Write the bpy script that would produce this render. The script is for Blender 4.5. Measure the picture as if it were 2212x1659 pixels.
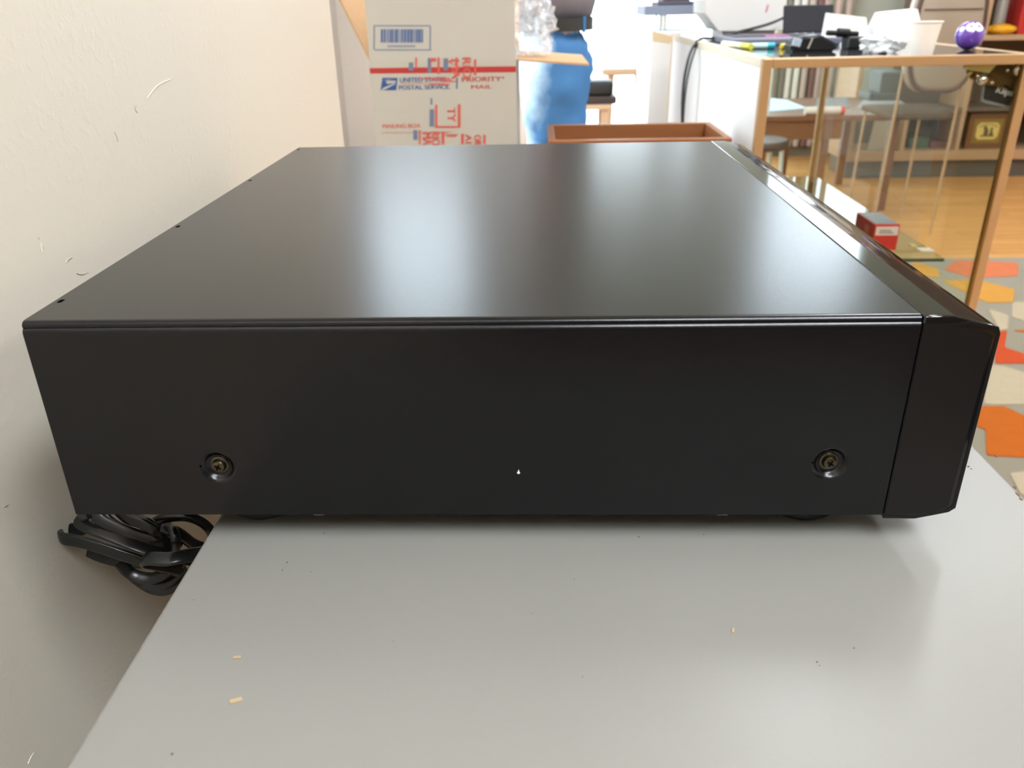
import bpy, bmesh, math, random
from mathutils import Vector, Matrix, noise

random.seed(7)
for o in list(bpy.data.objects):
    bpy.data.objects.remove(o, do_unlink=True)
S = bpy.context.scene
COL = S.collection
PI = math.pi

# ------------------------------------------------------------------ camera, world, exposure
FZ = 0.965                       # underside of the component above the shop floor
FPX, PITCH, YAW, ROLL = 1761.7, math.radians(25.298), math.radians(-2.0724), math.radians(1.168)
CAM = Vector((0.2086, -0.3014, 0.2065 + FZ))
fh = Vector((math.sin(YAW), math.cos(YAW), 0))
R0 = Vector((math.cos(YAW), -math.sin(YAW), 0))
FWD = fh * math.cos(PITCH) - Vector((0, 0, 1)) * math.sin(PITCH)
U0 = fh * math.sin(PITCH) + Vector((0, 0, 1)) * math.cos(PITCH)
RGT = R0 * math.cos(ROLL) - U0 * math.sin(ROLL)
UPV = R0 * math.sin(ROLL) + U0 * math.cos(ROLL)
cd = bpy.data.cameras.new('camera')
cd.sensor_fit = 'HORIZONTAL'
cd.sensor_width = 36
cd.lens = 36 * FPX / 2212
cd.clip_start = 0.02
cd.dof.use_dof = True
cd.dof.focus_distance = 0.42
cd.dof.aperture_fstop = 16
cam = bpy.data.objects.new('camera', cd)
cam.matrix_world = Matrix(((RGT.x, UPV.x, -FWD.x, CAM.x), (RGT.y, UPV.y, -FWD.y, CAM.y),
                           (RGT.z, UPV.z, -FWD.z, CAM.z), (0, 0, 0, 1)))
COL.objects.link(cam)
S.camera = cam

W = bpy.data.worlds.new('sky')
S.world = W
W.use_nodes = True
bg = W.node_tree.nodes['Background']
bg.inputs[0].default_value = (0.80, 0.91, 1.0, 1)
bg.inputs[1].default_value = 7.5

S.view_settings.view_transform = 'Standard'
S.view_settings.look = 'None'
S.view_settings.gamma = 1
S.view_settings.use_curve_mapping = False
S.view_settings.exposure = 0.0
S.cycles.use_denoising = True
S.cycles.max_bounces = 10
S.cycles.transparent_max_bounces = 16
S.cycles.caustics_reflective = False
S.cycles.caustics_refractive = False

LAMP = 47.0                      # radiance of the fluorescent tubes' diffusers


def portal(loc, rot, sx, sy):
    l = bpy.data.lights.new('window_portal', 'AREA')
    l.shape = 'RECTANGLE'
    l.size, l.size_y = sx, sy
    l.cycles.is_portal = True
    o = bpy.data.objects.new('window_portal', l)
    o.location, o.rotation_euler = loc, rot
    COL.objects.link(o)


WALLX, RECX, CORY = -0.060, -1.30, 0.87      # near wall face, recessed wall face, corner
FARY, RIGHTX, BACKY, CEILZ = 6.4, 4.6, -2.6, 4.0
WTOP, WLOW = 3.95, 2.0           # heads of the tall shop windows and of the low one
portal((RECX - 0.06, 3.15, (0.3 + WTOP) / 2), (0, -PI / 2, 0), WTOP - 0.3, 3.2)
portal((-0.79, FARY + 0.06, (2.5 + WTOP) / 2), (-PI / 2, 0, 0), 0.86, WTOP - 2.5)
portal((2.5, FARY + 0.06, 2.37), (-PI / 2, 0, 0), 0.88, 2.45)
portal((1.16, FARY + 0.06, WLOW / 2), (-PI / 2, 0, 0), 1.72, WLOW)

# ------------------------------------------------------------------ helpers


def ray(px, py):
    return FWD + RGT * ((px - 1106) / FPX) + UPV * ((829.5 - py) / FPX)


def PY(px, py, y):
    d = ray(px, py)
    return CAM + d * ((y - CAM.y) / d.y)


def PZ(px, py, z):
    d = ray(px, py)
    return CAM + d * ((z - CAM.z) / d.z)


def lin(c):
    return tuple(((v / 255) / 12.92 if v / 255 <= 0.04045 else ((v / 255 + 0.055) / 1.055) ** 2.4) for v in c)


MATS = {}


def M(name, rgb=None, rough=0.5, metal=0.0, spec=0.5, bump=0.0, bscale=200, vary=0.0, vscale=8, emit=0, coat=0, alpha=1,
      sheen=0):
    if name in MATS:
        return MATS[name]
    m = bpy.data.materials.new(name)
    m.use_nodes = True
    nt = m.node_tree
    b = nt.nodes['Principled BSDF']
    c = (*lin(rgb), 1)
    b.inputs['Base Color'].default_value = c
    b.inputs['Roughness'].default_value = rough
    b.inputs['Metallic'].default_value = metal
    b.inputs['Specular IOR Level'].default_value = spec
    b.inputs['Coat Weight'].default_value = coat
    b.inputs['Alpha'].default_value = alpha
    b.inputs['Sheen Weight'].default_value = sheen
    if emit:
        b.inputs['Emission Color'].default_value = c
        b.inputs['Emission Strength'].default_value = emit
    tc = nt.nodes.new('ShaderNodeTexCoord')
    if vary:
        n = nt.nodes.new('ShaderNodeTexNoise')
        n.inputs['Scale'].default_value = vscale
        n.inputs['Detail'].default_value = 6
        mx = nt.nodes.new('ShaderNodeMix')
        mx.data_type = 'RGBA'
        mx.inputs[6].default_value = tuple(v * (1 - vary) for v in c[:3]) + (1,)
        mx.inputs[7].default_value = tuple(min(1, v * (1 + vary)) for v in c[:3]) + (1,)
        nt.links.new(tc.outputs['Object'], n.inputs['Vector'])
        nt.links.new(n.outputs['Fac'], mx.inputs[0])
        nt.links.new(mx.outputs[2], b.inputs['Base Color'])
    if bump:
        n = nt.nodes.new('ShaderNodeTexNoise')
        n.inputs['Scale'].default_value = bscale
        n.inputs['Detail'].default_value = 3
        bp = nt.nodes.new('ShaderNodeBump')
        bp.inputs['Strength'].default_value = bump
        bp.inputs['Distance'].default_value = 0.001
        nt.links.new(tc.outputs['Object'], n.inputs['Vector'])
        nt.links.new(n.outputs['Fac'], bp.inputs['Height'])
        nt.links.new(bp.outputs['Normal'], b.inputs['Normal'])
    MATS[name] = m
    return m


def glass(name, tint=(0.96, 0.98, 0.96), rough=0.0):
    m = bpy.data.materials.new(name)
    m.use_nodes = True
    nt = m.node_tree
    nt.nodes.remove(nt.nodes['Principled BSDF'])
    t = nt.nodes.new('ShaderNodeBsdfTransparent')
    t.inputs[0].default_value = (*tint, 1)
    g = nt.nodes.new('ShaderNodeBsdfGlossy')
    g.inputs['Roughness'].default_value = rough
    f = nt.nodes.new('ShaderNodeFresnel')
    f.inputs[0].default_value = 1.45
    mx = nt.nodes.new('ShaderNodeMixShader')
    ge = nt.nodes.new('ShaderNodeNewGeometry')       # reflect at the outer face only, as thin panes do
    iv = nt.nodes.new('ShaderNodeMath')
    iv.operation = 'SUBTRACT'
    iv.inputs[0].default_value = 1.0
    ml = nt.nodes.new('ShaderNodeMath')
    ml.operation = 'MULTIPLY'
    nt.links.new(ge.outputs['Backfacing'], iv.inputs[1])
    nt.links.new(iv.outputs[0], ml.inputs[0])
    nt.links.new(f.outputs[0], ml.inputs[1])
    nt.links.new(ml.outputs[0], mx.inputs[0])
    nt.links.new(t.outputs[0], mx.inputs[1])
    nt.links.new(g.outputs[0], mx.inputs[2])
    nt.links.new(mx.outputs[0], nt.nodes['Material Output'].inputs[0])
    MATS[name] = m
    return m


ORG = {}


def finish(o, parent=None, base=None):
    """link o; its vertices are in world metres; move them to its own or its thing's origin"""
    if parent is not None:
        org = ORG[parent.name]
        o.parent = parent
        ORGv = org
        o.data.transform(Matrix.Translation(-org))
    else:
        if base is None:
            vs = [v.co for v in o.data.vertices]
            lo = [min(v[i] for v in vs) for i in range(3)]
            hi = [max(v[i] for v in vs) for i in range(3)]
            base = Vector(((lo[0] + hi[0]) / 2, (lo[1] + hi[1]) / 2, lo[2]))
        ORGv = Vector(base)
        o.data.transform(Matrix.Translation(-ORGv))
        o.location = ORGv
    COL.objects.link(o)
    ORG[o.name] = ORGv
    return o


def obj(name, bm, mat, parent=None, smooth=None, base=None):
    me = bpy.data.meshes.new(name)
    bmesh.ops.recalc_face_normals(bm, faces=bm.faces)
    bm.to_mesh(me)
    bm.free()
    me.materials.append(mat)
    if smooth is not None:
        for p in me.polygons:
            p.use_smooth = True
        if smooth < 3:
            me.set_sharp_from_angle(angle=smooth)
    o = bpy.data.objects.new(name, me)
    return finish(o, parent, base)


def tag(o, label, cat, group=None, kind=None):
    if label:
        o['label'] = label
    if cat:
        o['category'] = cat
    if group:
        o['group'] = group
    if kind:
        o['kind'] = kind
    return o


def thing(name, label, cat, loc, group=None):
    o = bpy.data.objects.new(name, None)
    o.empty_display_size = 0.05
    o.location = loc
    COL.objects.link(o)
    ORG[o.name] = Vector(loc)
    return tag(o, label, cat, group)


def struct(name, bm, mat, label=None, **k):
    o = obj(name, bm, mat, None, **k)
    o['kind'] = 'structure'
    if label:
        o['label'] = label
    return o


def box(bm, x0, x1, y0, y1, z0, z1, bev=0.0, seg=2):
    g = bmesh.ops.create_cube(bm, size=1)
    vs = g['verts']
    for v in vs:
        v.co = Vector((x0 + (v.co.x + .5) * (x1 - x0), y0 + (v.co.y + .5) * (y1 - y0), z0 + (v.co.z + .5) * (z1 - z0)))
    if bev:
        es = list({e for v in vs for e in v.link_edges})
        bmesh.ops.bevel(bm, geom=es, offset=bev, segments=seg, affect='EDGES', profile=0.5)
    return bm


def bx(x0, x1, y0, y1, z0, z1, bev=0.0, seg=2):
    return box(bmesh.new(), x0, x1, y0, y1, z0, z1, bev, seg)


def rbox(c, half, rot, bev=0.0):
    """box of half sizes about c, turned by a Matrix"""
    bm = bmesh.new()
    box(bm, -half[0], half[0], -half[1], half[1], -half[2], half[2], bev)
    bm.transform(Matrix.Translation(c) @ rot.to_4x4())
    return bm


def prism(pts, d, bm=None):
    """closed polygon of points, pushed by vector d"""
    bm = bm or bmesh.new()
    d = Vector(d)
    a = [bm.verts.new(Vector(p)) for p in pts]
    b = [bm.verts.new(Vector(p) + d) for p in pts]
    n = len(pts)
    bm.faces.new(a)
    bm.faces.new(b[::-1])
    for i in range(n):
        bm.faces.new((a[i], a[(i + 1) % n], b[(i + 1) % n], b[i]))
    return bm


def lathe(prof, origin, axis=(0, 0, 1), seg=32, bm=None):
    bm = bm or bmesh.new()
    axis = Vector(axis).normalized()
    q = Vector((0, 0, 1)).rotation_difference(axis)
    rings = []
    for r, h in prof:
        if r < 1e-6:
            rings.append([bm.verts.new(Vector(origin) + q @ Vector((0, 0, h)))])
        else:
            rings.append([bm.verts.new(Vector(origin) + q @ Vector((r * math.cos(2 * PI * k / seg), r * math.sin(2 * PI * k / seg), h))) for k in range(seg)])
    for A, B in zip(rings, rings[1:]):
        for k in range(seg):
            a0, a1 = A[k % len(A)], A[(k + 1) % len(A)]
            b0, b1 = B[k % len(B)], B[(k + 1) % len(B)]
            f = []
            for v in (a0, a1, b1, b0):
                if v not in f:
                    f.append(v)
            if len(f) > 2:
                bm.faces.new(f)
    for Rg in (rings[0], rings[-1]):
        if len(Rg) > 2:
            try:
                bm.faces.new(Rg)
            except ValueError:
                pass
    return bm


def catmull(pts, n=8):
    pts = [Vector(p) for p in pts]
    out = []
    for i in range(len(pts) - 1):
        p0, p1, p2, p3 = pts[max(i - 1, 0)], pts[i], pts[i + 1], pts[min(i + 2, len(pts) - 1)]
        for k in range(n):
            t = k / n
            out.append(0.5 * ((2 * p1) + (p2 - p0) * t + (2 * p0 - 5 * p1 + 4 * p2 - p3) * t * t + (3 * p1 - p0 - 3 * p2 + p3) * t ** 3))
    out.append(pts[-1])
    return out


def sweep(path, section, up, bm=None):
    """sweep a closed 2D section (a along side, b along up) along a path"""
    bm = bm or bmesh.new()
    rings = []
    prev = Vector(up).normalized()
    for i, p in enumerate(path):
        t = (path[min(i + 1, len(path) - 1)] - path[max(i - 1, 0)]).normalized()
        u = (Vector(up[i]) if isinstance(up, list) else prev)
        u = (u - t * u.dot(t))
        if u.length < 1e-5:
            u = t.orthogonal()
        u.normalize()
        prev = u
        s = t.cross(u)
        rings.append([bm.verts.new(p + s * a + u * b) for a, b in section])
    n = len(section)
    for A, B in zip(rings, rings[1:]):
        for k in range(n):
            bm.faces.new((A[k], A[(k + 1) % n], B[(k + 1) % n], B[k]))
    bm.faces.new(rings[0])
    bm.faces.new(rings[-1][::-1])
    return bm


def circ(r, n=8):
    return [(r * math.cos(2 * PI * k / n), r * math.sin(2 * PI * k / n)) for k in range(n)]


def tube(pts, r, n=8, bm=None, seg=8):
    return sweep(catmull(pts, seg), circ(r, n), (0.1, 0.2, 1), bm)


def bar(p, q, r, n=10, bm=None):
    return sweep([Vector(p), Vector(q)], circ(r, n), (0.13, 0.21, 1), bm)


def fit_text(body, mat, parent, o, right, up, w, h, name='printed_text', lift=0.0004, stretch=True):
    """flat lettering filling a w by h rectangle with its lower-left corner at o"""
    cu = bpy.data.curves.new('t', 'FONT')
    cu.body = body
    cu.resolution_u = 6
    t = bpy.data.objects.new('t', cu)
    COL.objects.link(t)
    dg = bpy.context.evaluated_depsgraph_get()
    me = bpy.data.meshes.new_from_object(t.evaluated_get(dg))
    bpy.data.objects.remove(t, do_unlink=True)
    xs = [v.co.x for v in me.vertices]
    ys = [v.co.y for v in me.vertices]
    x0, x1, y0, y1 = min(xs), max(xs), min(ys), max(ys)
    right, up = Vector(right).normalized(), Vector(up).normalized()
    nrm = right.cross(up)
    for v in me.vertices:
        a = (v.co.x - x0) / (x1 - x0) * w
        b = (v.co.y - y0) / (y1 - y0) * h
        v.co = Vector(o) + right * a + up * b + nrm * lift
    tb_ = bmesh.new()                      # a second pass beside the first thickens the strokes
    tb_.from_mesh(me)
    tb_.transform(Matrix.Translation(right * (h * .08) + nrm * .0003))
    tb_.from_mesh(me)
    tb_.to_mesh(me)
    tb_.free()
    me.name = name
    me.materials.append(mat)
    ob = bpy.data.objects.new(name, me)
    return finish(ob, parent)


def boolean(o, cutters):
    for c in cutters:
        me = bpy.data.meshes.new('cut')
        bmesh.ops.recalc_face_normals(c, faces=c.faces)
        c.to_mesh(me)
        c.free()
        co = bpy.data.objects.new('cut', me)
        COL.objects.link(co)
        md = o.modifiers.new('b', 'BOOLEAN')
        md.operation = 'DIFFERENCE'
        md.solver = 'EXACT'
        md.object = co
        bpy.context.view_layer.update()
        dg = bpy.context.evaluated_depsgraph_get()
        new = bpy.data.meshes.new_from_object(o.evaluated_get(dg))
        o.modifiers.clear()
        old = o.data
        o.data = new
        bpy.data.meshes.remove(old)
        bpy.data.objects.remove(co, do_unlink=True)


# ------------------------------------------------------------------ surface materials
def wall_paint():
    m = M('cream_wall_paint', (214, 206, 190), rough=0.42, spec=0.45)
    nt = m.node_tree
    b = nt.nodes['Principled BSDF']
    tc = nt.nodes['Texture Coordinate']
    n1 = nt.nodes.new('ShaderNodeTexNoise')
    n1.inputs['Scale'].default_value = 150
    n1.inputs['Detail'].default_value = 4
    n1.inputs['Roughness'].default_value = 0.55
    n2 = nt.nodes.new('ShaderNodeTexVoronoi')
    n2.feature = 'SMOOTH_F1'
    n2.inputs['Scale'].default_value = 62
    n3 = nt.nodes.new('ShaderNodeTexNoise')
    n3.inputs['Scale'].default_value = 9
    n3.inputs['Detail'].default_value = 3
    for n in (n1, n2, n3):
        nt.links.new(tc.outputs['Object'], n.inputs['Vector'])
    rp = nt.nodes.new('ShaderNodeValToRGB')
    rp.color_ramp.elements[0].position = 0.5
    rp.color_ramp.elements[1].position = 0.68
    nt.links.new(n1.outputs['Fac'], rp.inputs[0])
    mr = nt.nodes.new('ShaderNodeMath')
    mr.operation = 'MULTIPLY_ADD'
    mr.inputs[1].default_value = 0.25
    nt.links.new(n2.outputs['Distance'], mr.inputs[0])
    nt.links.new(rp.outputs[0], mr.inputs[2])
    # the roller stipple is patchy: some of the wall is almost flat
    mk = nt.nodes.new('ShaderNodeMapRange')
    mk.inputs[1].default_value = 0.35
    mk.inputs[2].default_value = 0.62
    mk.inputs[3].default_value = 0.25
    mk.inputs[4].default_value = 1.0
    nt.links.new(n3.outputs['Fac'], mk.inputs[0])
    mm = nt.nodes.new('ShaderNodeMath')
    mm.operation = 'MULTIPLY'
    nt.links.new(mr.outputs[0], mm.inputs[0])
    nt.links.new(mk.outputs[0], mm.inputs[1])
    bp = nt.nodes.new('ShaderNodeBump')
    bp.inputs['Strength'].default_value = 0.28
    bp.inputs['Distance'].default_value = 0.0008
    nt.links.new(mm.outputs[0], bp.inputs['Height'])
    nt.links.new(bp.outputs['Normal'], b.inputs['Normal'])
    return m


def wood_floor():
    m = M('oak_floor', (206, 150, 88), rough=0.38)
    nt = m.node_tree
    b = nt.nodes['Principled BSDF']
    tc = nt.nodes['Texture Coordinate']
    br = nt.nodes.new('ShaderNodeTexBrick')
    br.inputs['Color1'].default_value = (*lin((214, 158, 94)), 1)
    br.inputs['Color2'].default_value = (*lin((196, 140, 80)), 1)
    br.inputs['Mortar'].default_value = (*lin((150, 104, 60)), 1)
    br.inputs['Scale'].default_value = 1.0
    br.inputs['Mortar Size'].default_value = 0.0015
    br.inputs['Brick Width'].default_value = 0.9
    br.inputs['Row Height'].default_value = 0.083
    n = nt.nodes.new('ShaderNodeTexNoise')
    n.inputs['Scale'].default_value = 3
    mp = nt.nodes.new('ShaderNodeMapping')
    mp.inputs['Scale'].default_value = (1, 14, 1)
    nt.links.new(tc.outputs['Object'], br.inputs['Vector'])
    nt.links.new(tc.outputs['Object'], mp.inputs['Vector'])
    nt.links.new(mp.outputs[0], n.inputs['Vector'])
    mx = nt.nodes.new('ShaderNodeMix')
    mx.data_type = 'RGBA'
    mx.blend_type = 'OVERLAY'
    mx.inputs[0].default_value = 0.3
    nt.links.new(br.outputs['Color'], mx.inputs[6])
    nt.links.new(n.outputs['Fac'], mx.inputs[7])
    nt.links.new(mx.outputs[2], b.inputs['Base Color'])
    return m


def rug_mat():
    m = M('patchwork_rug', (136, 128, 110), rough=0.95, spec=0.1, sheen=0.2)
    nt = m.node_tree
    b = nt.nodes['Principled BSDF']
    tc = nt.nodes['Texture Coordinate']
    pn = nt.nodes.new('ShaderNodeTexNoise')
    pn.inputs['Scale'].default_value = 350
    bp = nt.nodes.new('ShaderNodeBump')
    bp.inputs['Strength'].default_value = 0.6
    bp.inputs['Distance'].default_value = 0.003
    nt.links.new(tc.outputs['Object'], pn.inputs['Vector'])
    nt.links.new(pn.outputs['Fac'], bp.inputs['Height'])
    nt.links.new(bp.outputs['Normal'], b.inputs['Normal'])
    return m


def wood(name, a, bcol, rough=0.45, scale=(1, 18, 18)):
    m = M(name, a, rough=rough)
    nt = m.node_tree
    b = nt.nodes['Principled BSDF']
    tc = nt.nodes['Texture Coordinate']
    mp = nt.nodes.new('ShaderNodeMapping')
    mp.inputs['Scale'].default_value = scale
    n = nt.nodes.new('ShaderNodeTexNoise')
    n.inputs['Scale'].default_value = 4
    n.inputs['Detail'].default_value = 6
    mx = nt.nodes.new('ShaderNodeMix')
    mx.data_type = 'RGBA'
    mx.inputs[6].default_value = (*lin(a), 1)
    mx.inputs[7].default_value = (*lin(bcol), 1)
    nt.links.new(tc.outputs['Object'], mp.inputs['Vector'])
    nt.links.new(mp.outputs[0], n.inputs['Vector'])
    nt.links.new(n.outputs['Fac'], mx.inputs[0])
    nt.links.new(mx.outputs[2], b.inputs['Base Color'])
    return m


def cover_paint():
    m = M('black_powder_coat', (9, 10, 12), rough=0.25, spec=0.36)
    nt = m.node_tree
    b = nt.nodes['Principled BSDF']
    tc = nt.nodes['Texture Coordinate']
    n = nt.nodes.new('ShaderNodeTexNoise')
    n.inputs['Scale'].default_value = 1400
    n.inputs['Detail'].default_value = 2
    bp = nt.nodes.new('ShaderNodeBump')
    bp.inputs['Strength'].default_value = 0.06
    bp.inputs['Distance'].default_value = 0.0003
    nt.links.new(tc.outputs['Object'], n.inputs['Vector'])
    nt.links.new(n.outputs['Fac'], bp.inputs['Height'])
    nt.links.new(bp.outputs['Normal'], b.inputs['Normal'])
    return m


MW = wall_paint()
MFLOOR = wood_floor()
MRUG = rug_mat()
MCOVER = cover_paint()
MGLASS = glass('clear_glass')
MGREEN = glass('green_edge_glass', (0.80, 0.88, 0.82))
MPANE = glass('window_glass', (0.97, 0.98, 0.98))
MCEIL = M('ceiling_white', (226, 222, 212), rough=0.9, spec=0.1)
MWHITE = M('white_laminate', (240, 240, 238), rough=0.5)
MFAR = M('pale_green_wall', (196, 200, 186), rough=0.8, spec=0.2)
MFRAME = M('white_window_frame', (232, 234, 232), rough=0.5)

# ------------------------------------------------------------------ structure
struct('floor', bx(-1.50, RIGHTX, BACKY, FARY, -0.05, 0), MFLOOR, 'orange oak plank shop floor')
struct('ceiling', bx(-1.50, RIGHTX, BACKY, FARY, CEILZ, CEILZ + 0.05), MCEIL, 'off-white ceiling')
bm = bx(-1.30, WALLX, BACKY, CORY, 0, CEILZ)
es = [e for e in bm.edges if all(abs(v.co.x - WALLX) < 1e-4 and abs(v.co.y - CORY) < 1e-4 for v in e.verts)]
bmesh.ops.bevel(bm, geom=es, offset=0.012, segments=4, affect='EDGES')
wall_left = struct('wall_left', bm, MW, 'cream painted wall with roller stipple and scuffs', smooth=0.5)
# recessed wall with a long window opening
bm = bmesh.new()
box(bm, -1.50, RECX, CORY - .3, 1.55, 0, CEILZ)
box(bm, -1.50, RECX, 4.75, FARY, 0, CEILZ)
for a_, b_ in ((1.55, 4.75),):
    box(bm, -1.50, RECX, a_, b_, 0, 0.3)
    box(bm, -1.50, RECX, a_, b_, WTOP, CEILZ)
struct('wall_recess', bm, M('light_grey_wall_paint', (206, 206, 208), rough=0.6), 'recessed wall beyond the corner with the shop window')
bm = bmesh.new()
box(bm, RIGHTX, RIGHTX + .1, BACKY, FARY, 0, CEILZ)
struct('wall_right', bm, MW)
bm = bmesh.new()
box(bm, -1.30, RIGHTX, BACKY - .1, BACKY, 0, CEILZ)
struct('wall_back', bm, M('brown_panelling', (84, 70, 58), rough=0.6))
bm = bmesh.new()
box(bm, 2.02, 2.06, FARY, FARY + .15, 0, CEILZ)
box(bm, 2.94, RIGHTX, FARY, FARY + .15, 0, CEILZ)
box(bm, 2.06, 2.94, FARY, FARY + .15, 0, 1.15)
box(bm, 2.06, 2.94, FARY, FARY + .15, 3.6, CEILZ)
box(bm, 0.30, 2.02, FARY, FARY + .15, WLOW, CEILZ)
w_f = struct('wall_far', bm, MFAR, 'pale greenish far wall beside the glazed shop front')
bm = bmesh.new()  # same far wall, with the daylight on this stretch painted in as white
box(bm, -1.50, -1.22, FARY, FARY + .15, 0, CEILZ)
box(bm, -1.22, -0.36, FARY, FARY + .15, WTOP, CEILZ)
box(bm, -1.22, -0.36, FARY, FARY + .15, 0, 2.5)
box(bm, -0.36, 0.30, FARY, FARY + .15, 0, CEILZ)
struct('wall_far_daylit', bm, M('daylit_wall_white', (232, 232, 232), rough=0.7), 'far wall left of the glazed shop front, whitened for the daylight on it')


def window(name, side, a0, a1, z0, z1, n):
    """frame of posts and rails with panes; side 'x' lies in plane x, 'y' in plane y"""
    t = bpy.data.objects.new(name, None)
    pos, th = (RECX - 0.08, 0.05) if side == 'x' else (FARY + 0.06, 0.05)
    t.location = (pos, (a0 + a1) / 2, z0) if side == 'x' else ((a0 + a1) / 2, pos, z0)
    COL.objects.link(t)
    ORG[t.name] = Vector(t.location)
    t['kind'] = 'structure'

    def b(u0, u1, w0, w1, d0, d1):
        return bx(pos + d0, pos + d1, u0, u1, w0, w1) if side == 'x' else bx(u0, u1, pos + d0, pos + d1, w0, w1)
    step = (a1 - a0) / n
    for k in range(n + 1):
        u = a0 + k * step
        obj('mullion', b(max(a0, u - .025), min(a1, u + .025), z0, z1, -th / 2, th / 2), MFRAME, t)
    for k in range(n):
        u0, u1 = a0 + k * step + .025, a0 + (k + 1) * step - .025
        obj('rail', b(u0, u1, z0, z0 + .05, -th / 2, th / 2), MFRAME, t)
        obj('rail', b(u0, u1, z1 - .05, z1, -th / 2, th / 2), MFRAME, t)
        obj('pane', b(u0, u1, z0 + .05, z1 - .05, -.004, .004), MPANE, t)
    return t


window('window_1', 'x', 1.55, 4.75, 0.3, WTOP, 3)
window('window_2', 'y', -1.22, -0.36, 2.5, WTOP, 1)
window('window_4', 'y', 0.30, 2.02, 0.0, WLOW, 2)
window('window_3', 'y', 2.06, 2.94, 1.15, 3.6, 1)
struct('ground', bx(-30, 30, FARY + .15, 40, -0.12, -0.02), M('pale_pavement', (222, 220, 214), rough=0.9), 'sunlit pale pavement outside')
struct('ground_side', bx(-30, -1.50, -10, FARY + .15, -0.12, -0.02), MATS['pale_pavement'])
struct('trim_1', bx(2.06, RIGHTX, FARY - .012, FARY, 0, 0.1), M('grey_skirting', (118, 112, 100), rough=0.6), 'dark grey skirting of the far wall')

# ceiling lights ------------------------------------------------------------------
MLIT = M('lit_diffuser', (243, 248, 255), rough=0.5, emit=LAMP)


LZ = 3.3                         # the tubes hang on rods below the ceiling


def ceiling_light(cx, cy, ang, L, w, label):
    t = thing('hanging_light', label, 'light', (cx, cy, LZ - .08), 'fluorescent hanging lights')
    rot = Matrix.Rotation(ang, 3, 'Z')
    obj('housing', rbox(Vector((cx, cy, LZ - 0.02)), (L / 2 + .02, w / 2 + .02, 0.02), rot), MFRAME, t)
    obj('diffuser', rbox(Vector((cx, cy, LZ - 0.06)), (L / 2, w / 2, 0.02), rot), MLIT, t)
    for k in (-.4, .4):
        q = Vector((cx, cy, 0)) + rot @ Vector((L * k, 0, 0))
        obj('rod', bar((q.x, q.y, LZ), (q.x, q.y, CEILZ), .006, 8), MFRAME, t)
    return t


ceiling_light(1.50, 1.95, math.radians(60), 1.45, 0.20, 'fluorescent hanging light nearest the glass counter')
ceiling_light(1.35, -1.15, math.radians(90), 1.2, 0.42, 'fluorescent hanging light above the grey cabinet')
ceiling_light(0.75, -1.95, math.radians(90), 1.1, 0.50, 'rearmost fluorescent hanging light by the brown panelling')
ceiling_light(3.5, 0.6, math.radians(90), 1.2, 0.16, 'fluorescent hanging light beside the right-hand wall')
ceiling_light(3.3, 3.4, math.radians(90), 1.2, 0.16, 'fluorescent hanging light before the wooden shelves')
o = obj('added_dark_mat', bx(0.02, 2.2, -2.4, -0.42, 0, .008, .003), M('charcoal_rubber', (40, 40, 42), rough=0.8))  # added out of view to darken what the component's side reflects
tag(o, 'charcoal rubber mat on the floor behind the grey cabinet', 'mat')

# ------------------------------------------------------------------ grey cabinet under the component
CABZ = FZ - 0.015
MCAB = M('grey_cabinet_enamel', (130, 129, 124), rough=0.36, vary=0.03, vscale=14, bump=0.05, bscale=500)
cab = thing('metal_cabinet', 'narrow grey enamelled metal cabinet carrying the black component', 'cabinet', (0.248, 0.13, 0))
obj('cabinet_top', bx(0.055, 0.442, -0.20, 0.47, CABZ - 0.022, CABZ, 0.0022, 3), MCAB, cab, smooth=0.6)
obj('cabinet_body', bx(0.060, 0.437, -0.195, 0.465, 0.05, CABZ - 0.022, 0.002), MCAB, cab)
obj('plinth', bx(0.075, 0.42, -0.17, 0.45, 0.0, 0.05), M('dark_plinth', (50, 50, 52)), cab)
MCHIP = M('bare_steel_chip', (112, 84, 70), rough=0.7)
for k, (px, py, a, b) in enumerate([(2198, 1068, .0022, .0008), (2192, 1052, .0012, .0006), (2205, 1078, .0012, .0007), (2152, 985, .0014, .0004), (1769, 1003, 0, 0)][:4]):
    p = PZ(px, py, CABZ)
    bm = bmesh.new()
    pts = [p + Vector((math.cos(q) * b * random.uniform(.6, 1.3), math.sin(q) * a * random.uniform(.6, 1.3), -0.0002)) for q in [i * PI / 4 for i in range(8)]]
    obj('paint_chip', prism(pts, (0, 0, 0.0004)), MCHIP, cab)

# specks of dust and crumbs on the enamel
MSPECK = M('dust_speck', (92, 86, 76), rough=0.9)
MCRUMB = M('tan_crumb', (172, 150, 116), rough=0.9)
bm = bmesh.new()
for px, py, r in [(620, 1215, .0006), (610, 1232, .0005), (671, 1235, .0004), (1380, 1160, .0006), (1765, 1430, .0006), (1770, 1438, .0004), (372, 1629, .0007), (419, 1296, .0004),
                  (700, 1153, .0006), (1240, 1250, .0003), (1845, 1400, .0005), (1150, 1325, .0003), (850, 1385, .0003), (1520, 1155, .0005), (2092, 1008, .0009), (2098, 1013, .0007), (2078, 1001, .0006), (1258, 1462, .0004)]:
    p = PZ(px, py, CABZ)
    r *= .55
    lathe([(r * 1.2, 0), (r, r * .6), (0, r * .9)], p, seg=7, bm=bm)
o = obj('dust', bm, MSPECK)
tag(o, 'scattered dark dust specks on the grey cabinet top', 'dust', kind='stuff')
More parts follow.
